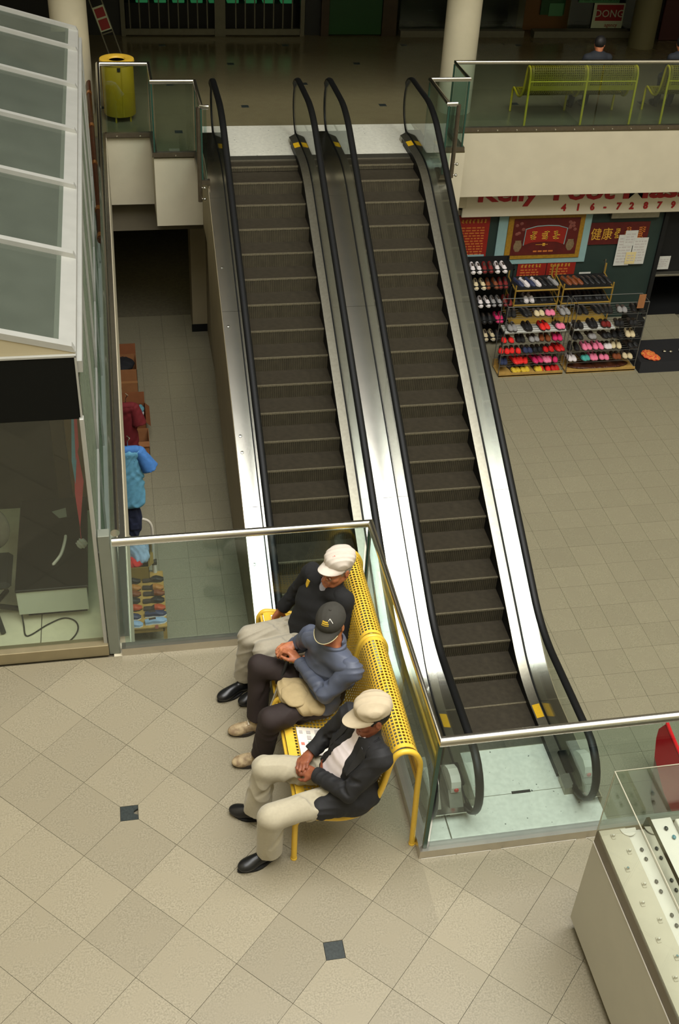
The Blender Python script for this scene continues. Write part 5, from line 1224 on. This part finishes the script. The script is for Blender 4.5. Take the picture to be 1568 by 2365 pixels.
# ================================================================ LOWER FLOOR, right: massage shop front and shoe racks
mat('shop_teal', (34, 50, 44), .6, noise=.12, nscale=4); mat('window_frame_blue', (130, 160, 158), .5, noise=.06, nscale=10); mat('gold_frame', (150, 112, 30), .45, noise=.25, nscale=30); mat('poster_red', (134, 28, 16), .6, noise=.1, nscale=8); mat('poster_dark', (84, 18, 12), .6, noise=.25, nscale=10); mat('gold_print', (196, 150, 50), .6); mat('ochre_print', (176, 100, 40), .7); mat('sign_letter', (158, 24, 28), .5); mat('sign_face', (206, 198, 176), .6, noise=.04, nscale=4); mat('paper_white', (192, 192, 184), .8, noise=.06, nscale=12); mat('paper_yellow', (206, 190, 136), .8, noise=.06, nscale=12); mat('wire_grey', (104, 104, 98), .5, metal=.5); mat('wood_rack', (150, 120, 48), .5, noise=.15, nscale=15)
YW = 17.6
struct('wall_back', MB().box(4.6, 9.42, YW, YW+.1, ZL, -1.1).box(9.42, 12, YW+1.6, YW+1.7, ZL, -1.1).box(9.42, 9.5, YW, YW+1.7, ZL, -1.1), 'shop_teal')
t = thing('shop_sign', 'white shop sign board with red lettering and a phone number', 'sign', (7.6, 17.4, -1.3))
obj('board', MB().bbox(5.62, 11.5, 17.40, 17.46, -1.62, -.9, .01), 'sign_face', t); obj('end_block', MB().bbox(5.5, 5.66, 17.33, 17.46, -1.42, -1.15, .01), 'beige_paint', t)
for wd, xa, xb in (('Kelly', 5.85, 6.92), ('Foot', 7.18, 8.28), ('Massage', 8.44, 10.55)):
    o = text('lettering', wd, .40, Matrix.Identity(4), 'sign_letter', t, .008, 'LEFT', 1.0, .012)
    w0 = max(v.co.x for v in o.data.vertices)-min(v.co.x for v in o.data.vertices); o.data.transform(upright(xa, 17.392, -1.335) @ Matrix.Diagonal(((xb-xa)/w0, 1, 1, 1)))
for ch, xx in zip('416-728790', (7.42, 7.68, 7.94, 8.17, 8.42, 8.66, 8.92, 9.17, 9.43, 9.68)):
    if xx < 9.6: text('digit', ch, .165, upright(xx, 17.392, -1.535), 'sign_letter', t, .006, 'CENTER', 1.0, .006)
def strokes(parent, x0, x1, z0, z1, y, n, m, dens=4, seed=0):
    """row of n unreadable printed characters as flat stroke marks"""
    r_ = random.Random(seed); mb = MB(); cw = (x1-x0)/n
    for i in range(n):
        a = x0+i*cw+cw*.1; b = x0+(i+1)*cw-cw*.1; hh = z1-z0
        for q in range(dens):
            zz = z0+hh*(q+.5)/dens; u0 = a+r_.random()*(b-a)*.3; mb.box(u0, u0+(b-a)*r_.uniform(.4, .7), y-.001, y+.004, zz-hh*.05, zz+hh*.05)
        xx = a+(b-a)*r_.uniform(.3, .7); mb.box(xx-(b-a)*.06, xx+(b-a)*.06, y-.001, y+.004, z0, z1)
    return obj('printed_characters', mb, m, parent, kind='stuff')
def lines(parent, x0, x1, z0, z1, y, n, m, seed=0):
    r_ = random.Random(seed); mb = MB(); s_ = (z1-z0)/n
    for i in range(n):
        x = x0
        while x < x1-.02:
            wd = r_.uniform(.03, .09); xe = min(x+wd, x1); mb.box(x, xe, y-.001, y+.004, z0+i*s_+s_*.25, z0+i*s_+s_*.7); x = xe+.02
    return obj('printed_lines', mb, m, parent, kind='stuff')
t = thing('window_poster', 'tall red poster with gold rows of print left of the framed shop picture', 'poster', (5.95, 17.55, -2.4))
obj('sheet', MB().box(5.62, 6.2, 17.575, 17.585, -2.55, -1.66), 'poster_red', t); strokes(t, 5.68, 6.15, -1.80, -1.73, 17.572, 7, 'gold_print', 4, 2); lines(t, 5.68, 6.12, -2.40, -1.86, 17.572, 11, 'ochre_print', 3)
obj('blue_card', MB().box(5.8, 6.16, 17.55, 17.565, -2.5, -2.38), 'window_frame_blue', t)
t = thing('framed_picture', 'large gold framed red picture with a scroll design in the shop window', 'picture', (7.2, 17.55, -2.5))
obj('window_border', MB().box(6.36, 8.06, 17.565, 17.59, -2.585, -1.58), 'window_frame_blue', t); obj('gold_border', MB().bbox(6.53, 7.93, 17.545, 17.57, -2.49, -1.66, .008), 'gold_frame', t); obj('red_field', MB().box(6.63, 7.84, 17.538, 17.546, -2.41, -1.73), 'poster_dark', t)
obj('scroll', MB().prism([(6.85, -2.22), (6.86, -1.92), (7.05, -1.87), (7.25, -1.86), (7.45, -1.87), (7.62, -1.92), (7.60, -2.22), (7.45, -2.17), (7.25, -2.16), (7.0, -2.17)], 'y', 17.532, 17.539), 'poster_red', t)
obj('scroll_edge', MB().tube([(6.85, 17.53, -2.22), (6.86, 17.53, -1.92), (7.05, 17.53, -1.87), (7.25, 17.53, -1.86), (7.45, 17.53, -1.87), (7.62, 17.53, -1.92), (7.60, 17.53, -2.22)], .008, 6), 'window_frame_blue', t)
strokes(t, 6.93, 7.55, -2.12, -1.96, 17.53, 3, 'gold_print', 5, 9); strokes(t, 7.0, 7.5, -2.24, -2.19, 17.534, 1, 'gold_print', 1, 3); lines(t, 7.05, 7.45, -2.37, -2.31, 17.534, 1, 'ochre_print', 5)
mat('flower_mute', (128, 70, 60), .7, noise=.3, nscale=40); mat('vase_mute', (120, 100, 70), .7, noise=.3, nscale=40)
for s in (6.75, 7.72):
    mb = MB(); r_ = random.Random(int(s*10))
    for q in range(7): mb.ball((s+r_.uniform(-.07, .07), 17.537, -1.9+r_.uniform(-.12, .1)), .035, .006, .03, 7, 5)
    obj('flowers', mb, 'flower_mute', t); obj('vase', MB().lathe([(.03, -.12), (.07, -.06), (.075, .0), (.05, .07), (.06, .09)], (s, 17.538, -2.22), 12, sy=.08), 'vase_mute', t)
for xx, nm_, sd in ((6.83, 'left', 4), (7.38, 'right', 6)):
    t = thing('window_poster', f'low red banner with gold print under the framed picture, {nm_} half', 'poster', (xx, 17.55, -2.8))
    obj('sheet', MB().box(xx, xx+.535, 17.575, 17.585, -2.87, -2.56), 'poster_red', t); strokes(t, xx+.05, xx+.45, -2.67, -2.61, 17.572, 6, 'gold_print', 4, sd); lines(t, xx+.06, xx+.4, -2.84, -2.69, 17.572, 3, 'ochre_print', sd)
t = thing('window_poster', 'red banner with yellow Chinese characters right of the framed picture', 'poster', (8.6, 17.55, -2.1))
obj('sheet', MB().box(8.05, 9.18, 17.575, 17.585, -2.27, -1.86), 'poster_dark', t)
for ch, xx in zip('健康', (8.09, 8.30)):
    try: text('character', ch, .24, upright(xx, 17.572, -2.16), 'gold_print', t, .002, 'LEFT', .85)
    except Exception: pass
strokes(t, 8.52, 8.68, -2.16, -1.97, 17.572, 1, 'gold_print', 6, 12); strokes(t, 8.70, 9.15, -2.17, -1.95, 17.572, 2, 'ochre_print', 6, 13)
for i, (x0, x1, z0, z1, m_, lb) in enumerate(((8.63, 8.92, -2.68, -2.09, 'paper_white', 'left white notice sheet taped over the red banner'), (8.74, 8.975, -2.30, -2.01, 'paper_white', 'topmost white notice sheet over the red banner'), (8.93, 9.2, -2.66, -2.15, 'paper_white', 'right white notice sheet taped over the red banner'), (8.83, 9.02, -2.65, -2.42, 'paper_yellow', 'yellowish notice among the white sheets by the shop door'), (9.49, 9.80, -2.86, -2.60, 'paper_white', 'white notice on the dark shop doorway'), (7.98, 8.2, -2.95, -2.76, 'paper_white', 'small white card standing above the right yellow shoe rack'))):
    y_ = 17.555-.004*i if i < 4 else (17.7 if i == 4 else 17.5)
    t = thing('notice', lb, 'notice', ((x0+x1)/2, y_, z0)); obj('sheet', MB().box(x0, x1, y_, y_+.003, z0, z1), m_, t); lines(t, x0+.03, x1-.03, z0+.05, z1-.04, y_-.002, max(2, int((z1-z0)/.06)), 'print_grey', i)
tag(obj('air_grille', MB().bbox(8.38, 9.28, 17.5, 17.6, -1.76, -1.64, .008), 'steel_dull'), 'long pale grey box above the notices under the shop sign', 'grille')
struct('floor', MB().box(9.42, 12, 17.62, 19.2, ZL-.01, ZL+.003), 'black_gap'); struct('trim_6', MB().box(9.42, 9.5, 17.55, 17.7, ZL, -1.6), 'black_gap'); struct('wall_right', MB().box(9.5, 11.9, 17.75, 17.8, -2.98, -1.6), 'black_gap')  # black sheet over the doorway floor paints in its darkness
tag(obj('counter_edge', MB().bbox(9.44, 10.4, 17.6, 17.74, -2.96, -2.92, .006), 'steel_dull'), 'pale ledge at the dark shop doorway', 'ledge'); tag(obj('door_handle', MB().tube([(8.40, 17.5, -2.55), (8.42, 17.46, -2.5), (8.42, 17.46, -2.8), (8.40, 17.5, -2.86)], .012, 8), 'steel', smooth=True), 'thin steel pull handle right of the red banners', 'handle')

def pair(col, x, y, z, rz, label, grp, kind='shoe', gap=.10, sole='sole_dark', tilt=0.):
    d = Vector((-math.sin(rz), math.cos(rz), 0))
    for s in (-.5, .5):
        side = 'left' if d.x*s < 0 else 'right'
        put_shoe(col, (x+d.x*gap*s, y+d.y*gap*s, z), rz+R(random.uniform(-7, 7)), side+' '+label, grp, kind, sole, tilt=tilt)
PI2 = -math.pi/2
ordn = ['first', 'second', 'third', 'fourth', 'fifth', 'sixth', 'seventh', 'eighth']
CN = dict(scarlet='bright red', cream='cream', grey='grey')
# black rack
t = thing('shoe_rack', 'tall black shoe rack partly hidden by the right escalator', 'rack', (6.05, 16.95, ZL))
BZ = [-2.28, -2.58, -2.92, -3.24, -3.58]
for z in BZ: obj('shelf', MB().box(5.5, 6.47, 16.75, 17.1, z-.02, z), 'black_gap', t)
for xx, yy in ((5.5, 16.75), (6.44, 16.75), (5.5, 17.08), (6.44, 17.08)): obj('post', MB().box(xx, xx+.025, yy, yy+.025, ZL, -2.2), 'black_gap', t)
obj('back_panel', MB().box(5.5, 6.47, 17.105, 17.115, ZL, -2.2), 'black_gap', t)
shelfc = [['white', 'maroon', 'white'], ['cream', 'brown', 'maroon'], ['white', 'grey', 'maroon'], ['black', 'magenta'], ['cream', 'black']]
xs0 = [5.80, 5.90, 6.02, 6.12, 6.20]
for i, cs in enumerate(shelfc):
    for j, c in enumerate(cs):
        pair(c, xs0[i]+j*.215, 16.98, BZ[i], PI2, f'{c} shoe of {ordn[j]} pair, {["top","second","third","fourth","bottom"][i]} shelf of the black rack', 'pairs on the black shoe rack', sole='shoe_white_sole' if c in ('white', 'cream') else 'sole_dark', tilt=R(14))
# two yellow racks
for nm_, xa, xb, tops, mids in (('left', 6.62, 7.42, ['navy', 'white', 'navy', 'white', 'black', 'black', 'grey'], ['black', 'white', 'black', 'black']), ('right', 7.50, 8.42, ['brown', 'brown', 'brown', 'black', 'black', 'black', 'black', 'black'], ['black', 'black', 'black', 'black', 'black'])):
    t = thing('shoe_rack', f'{nm_} of the two yellow framed shoe racks below the red banners', 'rack', ((xa+xb)/2, 17.1, ZL))
    for x in (xa, xb):
        for y in (16.95, 17.4): obj('post', MB().tube([(x, y, ZL), (x, y, -2.70 if y < 17 else -2.55)], .015, 8), 'wood_rack', t, smooth=True)
    for z in (-2.80, -3.08, -3.45):
        obj('shelf_rail', MB().tube([(xa, 16.95, z), (xb, 16.95, z)], .016, 8), 'wood_rack', t, smooth=True); obj('shelf', MB().hexa([(xa, 16.95, z-.01), (xb, 16.95, z-.01), (xb, 17.4, z+.05), (xa, 17.4, z+.05)], [(xa, 16.95, z), (xb, 16.95, z), (xb, 17.4, z+.06), (xa, 17.4, z+.06)]), 'wood_rack' if z < -3.4 else 'black_gap', t)
        for x in (xa, xb): obj('side_rail', MB().tube([(x, 16.95, z), (x, 17.4, z+.06)], .012, 6), 'wood_rack', t, smooth=True)
    for lv, cs, z in (('top', tops, -2.80), ('middle', mids, -3.08)):
        st = (xb-xa-.06)/len(cs)
        for j, c in enumerate(cs):
            xx = xa+.03+st*(j+.5)
            lab = f'{c} shoe, {ordn[j]} from the left, {lv} shelf of the {nm_} yellow rack'
            if lv == 'top': put_shoe(c, (xx-.03, 17.28, z+.043), R(-62), lab, 'shoes on the yellow racks', sole='shoe_white_sole' if c == 'white' else 'sole_dark', tilt=R(8))
            else: pair(c, xx, 17.26, z+.04, PI2, f'{c} shoe of {ordn[j]} pair, middle shelf of the {nm_} yellow rack', 'shoes on the yellow racks', sole='shoe_white_sole' if c == 'white' else 'sole_dark', tilt=R(8))
# two tiered wire racks at the front
WZ = [-2.66, -2.92, -3.14, -3.35, -3.56]
TIER = ['top', 'second', 'third', 'fourth', 'fifth']
racks = [('left', 6.06, 7.20, [['black', 'black', 'cream', 'pink', 'grey'], ['grey', 'black', 'scarlet', 'pink'], ['scarlet', 'black', 'grey', 'brown', 'magenta'], ['scarlet', 'scarlet', 'navy', 'black', 'red', 'red'], ['navy', 'scarlet', 'scarlet', 'magenta', 'pink', 'magenta']]),
         ('right', 7.27, 8.52, [['black', 'black', 'black', 'grey', 'black'], ['black', 'black', 'maroon', 'black', 'black'], ['black', 'grey', 'black', 'black', 'cream'], ['black', 'pink', 'pink', 'white', 'cream', 'black'], ['white', 'teal', 'pink', 'pink', 'brown', 'cream']])]
for nm_, xa, xb, tiers in racks:
    t = thing('shoe_rack', f'{nm_} of the two wire shoe racks at the front of the shop', 'rack', ((xa+xb)/2, 15.9, ZL))
    obj('frame', MB().tube([(xa, 15.72, ZL), (xa, 15.72, -2.45), (xa, 16.02, -2.45), (xa, 16.02, ZL)], .007, 6).tube([(xb, 15.72, ZL), (xb, 15.72, -2.45), (xb, 16.02, -2.45), (xb, 16.02, ZL)], .007, 6).tube([(xa, 15.72, -2.45), (xb, 15.72, -2.45)], .006, 6).tube([(xa, 16.02, -2.45), (xb, 16.02, -2.45)], .006, 6), 'wire_grey', t)
    for i, z in enumerate(WZ):
        mb = MB()
        for y in (15.72, 15.79, 15.86, 15.94, 16.02): mb.tube([(xa, y, z), (xb, y, z)], .003, 5)
        obj('wire_shelf', mb, 'wire_grey', t)
        if i == 1: obj('white_board', MB().box(xa+.02, xb-.05 if nm_ == 'left' else xa+.75, 15.74, 16.0, z-.03, z-.008), 'paper_white', t)
    obj('tray', MB().box(xa, xb, 15.68, 16.05, ZL+.01, ZL+.03).box(xa, xb, 15.68, 15.70, ZL, ZL+.07).box(xa, xb, 16.05, 16.07, ZL, ZL+.14), 'table_wood', t)
    for i, cs in enumerate(tiers):
        st = (xb-xa-.05)/len(cs)
        for j, c in enumerate(cs):
            pair(c, xa+.025+st*(j+.5)+random.uniform(-.015, .015), 15.99, WZ[i]+.006, PI2+R(random.uniform(-14, 14)), f'{CN.get(c, c)} shoe of {ordn[j]} pair, {TIER[i]} tier of the {nm_} wire rack', f'pairs on the {nm_} wire rack', random.choice(['shoe', 'sandal']), .085)
for j, (c, xx) in enumerate((('yellow', 6.35), ('yellow', 6.52), ('yellow', 6.78), ('scarlet', 6.93), ('red', 7.08))):
    pair(c, xx, 15.98, ZL+.031, PI2+R(random.uniform(-20, 20)), f'{CN.get(c, c)} slipper of the {ordn[j]} pair in the wooden tray at floor level', 'slippers in the floor tray', 'sandal', .085)
t = soft('doormat', 'dark brown furry mat lying in the right wooden tray', 'mat', [((7.9, 15.87, ZL+.05), (.56, .15, .03))], 'wood_dark', 41, .006, 90)
tag(obj('price_card', MB().box(8.30, 8.42, 15.69, 15.70, -2.55, -2.30), 'cardboard'), 'tan cardboard card on top of the right wire rack', 'card')
# black cloth stand with goods right of the racks
t = thing('display_table', 'low black covered table right of the wire racks with small goods', 'table', (9.0, 15.85, ZL))
obj('cover', MB().hexa([(8.56, 15.58, ZL), (9.95, 15.58, ZL), (9.95, 16.5, ZL), (8.56, 16.5, ZL)], [(8.60, 15.66, ZL+.16), (9.9, 15.66, ZL+.16), (9.75, 16.42, ZL+.16), (8.66, 16.42, ZL+.16)]), 'cloth_black', t)
tag(obj('box', MB().bbox(8.60, 8.85, 16.3, 16.75, ZL, ZL+.62, .01), 'black_gap'), 'dark upright box behind the right end of the wire racks', 'box')
soft('scarf', 'red and orange patterned scarf on the black table', 'scarf', [((8.82, 15.86, ZL+.19), (.13, .16, .04)), ((8.90, 15.76, ZL+.18), (.1, .08, .035))], 'scarf_red' if 'scarf_red' in MATS else mat('scarf_red', (190, 40, 40), .7, noise=.5, nscale=30, col2=(214, 140, 60)).name, 51, .01, 80)
for j, (xx, yy, lb) in enumerate(((9.16, 15.98, 'left small silver trinket on the black table'), (9.27, 15.96, 'right small silver trinket on the black table'))): tag(obj('trinket', MB().lathe([(.0, .045), (.025, .04), (.035, .02), (.02, 0)], (xx, yy, ZL+.16), 10), 'steel', smooth=True), lb, 'trinket')
pair('white', 9.52, 16.0, ZL+.162, PI2, 'white slipper of the pair on the black table', 'pair on the black table')

# ================================================================ red object at the right edge of the lower floor
mat('red_shaded', (124, 8, 14), .35, noise=.06, nscale=6); mat('red_rim', (235, 24, 34), .3)  # shell red is darkened to carry its shade, rim stays bright
t = thing('red_tub', 'bright red curved tub with a dark inside at the right edge below', 'tub', (5.9, 6.9, ZL))
prof_ = [(5.0, 5.5), (4.93, 6.0), (4.96, 6.5), (5.05, 6.94), (5.17, 7.18), (5.25, 7.30)]; rim_ = [5.17, 5.21, 5.25, 5.285, 5.305, 5.32]
v = []; f = []; n_ = len(prof_)
for (x, y), xr in zip(prof_, rim_): v += [(x+.12, y, ZL), (x, y, -3.05), (xr, y, -2.98)]
for i in range(n_-1):
    for k_ in range(2): f.append((i*3+k_, i*3+k_+1, (i+1)*3+k_+1, (i+1)*3+k_))
obj('shell', MB().add(v, f), 'red_shaded', t, smooth=True); obj('rim', MB().tube([(xr+.01, y, -2.97) for (x, y), xr in zip(prof_, rim_)], .02, 8), 'red_rim', t, smooth=True)
v = []; f = []
for (x, y), xr in zip(prof_, rim_): v += [(xr+.02, y, -2.985), (xr+.10, y, -3.5)]
for i in range(n_-1): f.append((i*2, i*2+1, i*2+3, i*2+2))
obj('inner_wall', MB().add(v, f), 'black_gap', t); obj('floor_pan', MB().prism([(xr+.06, y) for (x, y), xr in zip(prof_, rim_)]+[(7.0, 7.30), (7.0, 5.5)], 'z', -3.52, -3.5), 'black_gap', t)

# ================================================================ glass display case at the lower right
mat('case_panel', (168, 164, 148), .5, noise=.04, nscale=5); mat('case_trim', (92, 82, 62), .3, noise=.15, nscale=12); mat('board_beige', (178, 172, 157), .7, noise=.05, nscale=10); mat('board_white', (200, 197, 190), .6, noise=.04, nscale=10); mat('mirror', (210, 208, 198), .08, metal=1., noise=.25, nscale=9); mat('gem_dark', (60, 62, 60), .2, noise=.3, nscale=60); mat('gem_teal', (90, 130, 140), .2)
X0, X1, Y0, Y1 = 2.31, 3.6, .4, 3.455
t = thing('display_case', 'beige glass topped jewellery case at the lower right corner', 'case', (2.9, 2, 0))
obj('plinth', MB().box(X0+.06, X1, Y0, Y1-.06, 0, .09), 'black_gap', t); obj('side_panel', MB().bbox(X0, X0+.02, Y0, Y1, .085, .815, .002), 'case_panel', t); obj('end_panel', MB().bbox(X0+.02, X1, Y1-.02, Y1, .085, .815, .002), 'case_panel', t)
obj('trim_band', MB().box(X0+.004, X0+.024, Y0, Y1, .815, .912).box(X0+.024, X1, Y1-.024, Y1-.004, .815, .912), 'case_trim', t); obj('panel_edge', MB().box(X0-.003, X0+.003, Y0, Y1, .812, .818), 'board_beige', t)
obj('deck', MB().box(X0+.024, X1, Y0, Y1-.024, .86, .90), 'board_beige', t); obj('ring_board', MB().box(X0+.012, 2.475, Y0, Y1-.006, .90, .915), 'board_beige', t)
obj('gem_board', MB().box(2.475, 2.555, Y0, Y1-.01, .895, .908), 'board_white', t); obj('mirror_strip', MB().hexa([(2.555, Y0, .90), (2.58, Y0, .90), (2.58, Y1-.03, .90), (2.555, Y1-.03, .90)], [(2.565, Y0, 1.02), (2.585, Y0, 1.02), (2.585, Y1-.03, 1.02), (2.565, Y1-.03, 1.02)]), 'mirror', t)
obj('white_step', MB().bbox(2.59, 2.72, Y0, Y1-.02, .90, .985, .004), 'board_white', t); obj('white_step', MB().bbox(2.72, 3.5, Y0, Y1-.06, .90, 1.02, .004), 'board_white', t)
for a, b in (((X0, Y0), (X0, Y1)), ((X0, Y1), (X1, Y1))):
    e = .004; mb = MB(); 
    if a[0] == b[0]: mb.box(a[0], a[0]+.008, a[1], b[1], .912, 1.41)
    else: mb.box(a[0]+.008, b[0], a[1]-.008, a[1], .912, 1.41)
    obj('glass_pane', mb, 'glass_case', t)
obj('glass_top', MB().box(X0, X1, Y0, Y1, 1.41, 1.418), 'glass_case', t)
obj('glass_edge', MB().tube([(X0+.002, Y0, 1.414), (X0+.002, Y1-.002, 1.414), (X1, Y1-.002, 1.414)], .0035, 6).tube([(X0+.003, Y1-.003, .915), (X0+.003, Y1-.003, 1.41)], .003, 6), 'board_beige', t)
tag(obj('paper_disc', MB().prism([(2.485+.045*math.cos(R(a)), 3.44+.05*math.sin(R(a))) for a in range(180, 361, 15)], 'z', .9165, .921).xf(Matrix.Identity(4)), 'board_white'), 'white round card on the far end of the jewellery case boards', 'card')
y = 3.40; k_ = 0
while y > 1.9:
    x = 2.385 if k_ % 2 == 0 else 2.437
    tt = thing('ring', f'small silver ring on the beige board, {["first","second","third","fourth","fifth","sixth","seventh","eighth","ninth","tenth","eleventh","twelfth","thirteenth","fourteenth","fifteenth","sixteenth"][k_]} from the far end', 'ring', (x, y, .916), 'rings on the beige board')
    obj('band', MB().tube([(x+.009*math.cos(R(a)), y+.0, .924+.009*math.sin(R(a))) for a in range(0, 360, 30)], .0028, 6, closed=True), 'steel', tt, smooth=True); obj('stone', MB().ball((x, y, .935), .006, .006, .004, 8, 5), 'gem_teal' if k_ % 5 == 2 else 'board_white', tt, smooth=True); obj('cushion', MB().bbox(x-.011, x+.011, y-.016, y+.016, .9155, .920, .002), 'board_beige', tt)
    y -= .104; k_ += 1
y = 3.30; k_ = 0
while y > 2.0:
    for dy in (0, -.06):
        o = obj('gemstone', MB().ball((0, 0, .008), .010, .013, .008, 8, 5), 'gem_dark', smooth=True); o.location = (2.512, y+dy, .908); tag(o, f'{"upper" if dy == 0 else "lower"} dark stone of the {["first","second","third","fourth","fifth","sixth","seventh"][k_]} pair from the far end of the white board', 'stone', 'dark stones on the white board')
    y -= .20; k_ += 1
for xx, yy, m_, lb in ((2.68, 3.30, 'gem_teal', 'blue green stone on the white step inside the case'), (2.66, 3.36, 'gem_dark', 'dark round stone on the white step inside the case')):
    tag(obj('gemstone', MB().ball((xx, yy, .994), .011, .014, .009, 8, 5), m_, smooth=True), lb, 'stone')
for o in list(bpy.data.objects):
    if 'base' in o: del o['base']
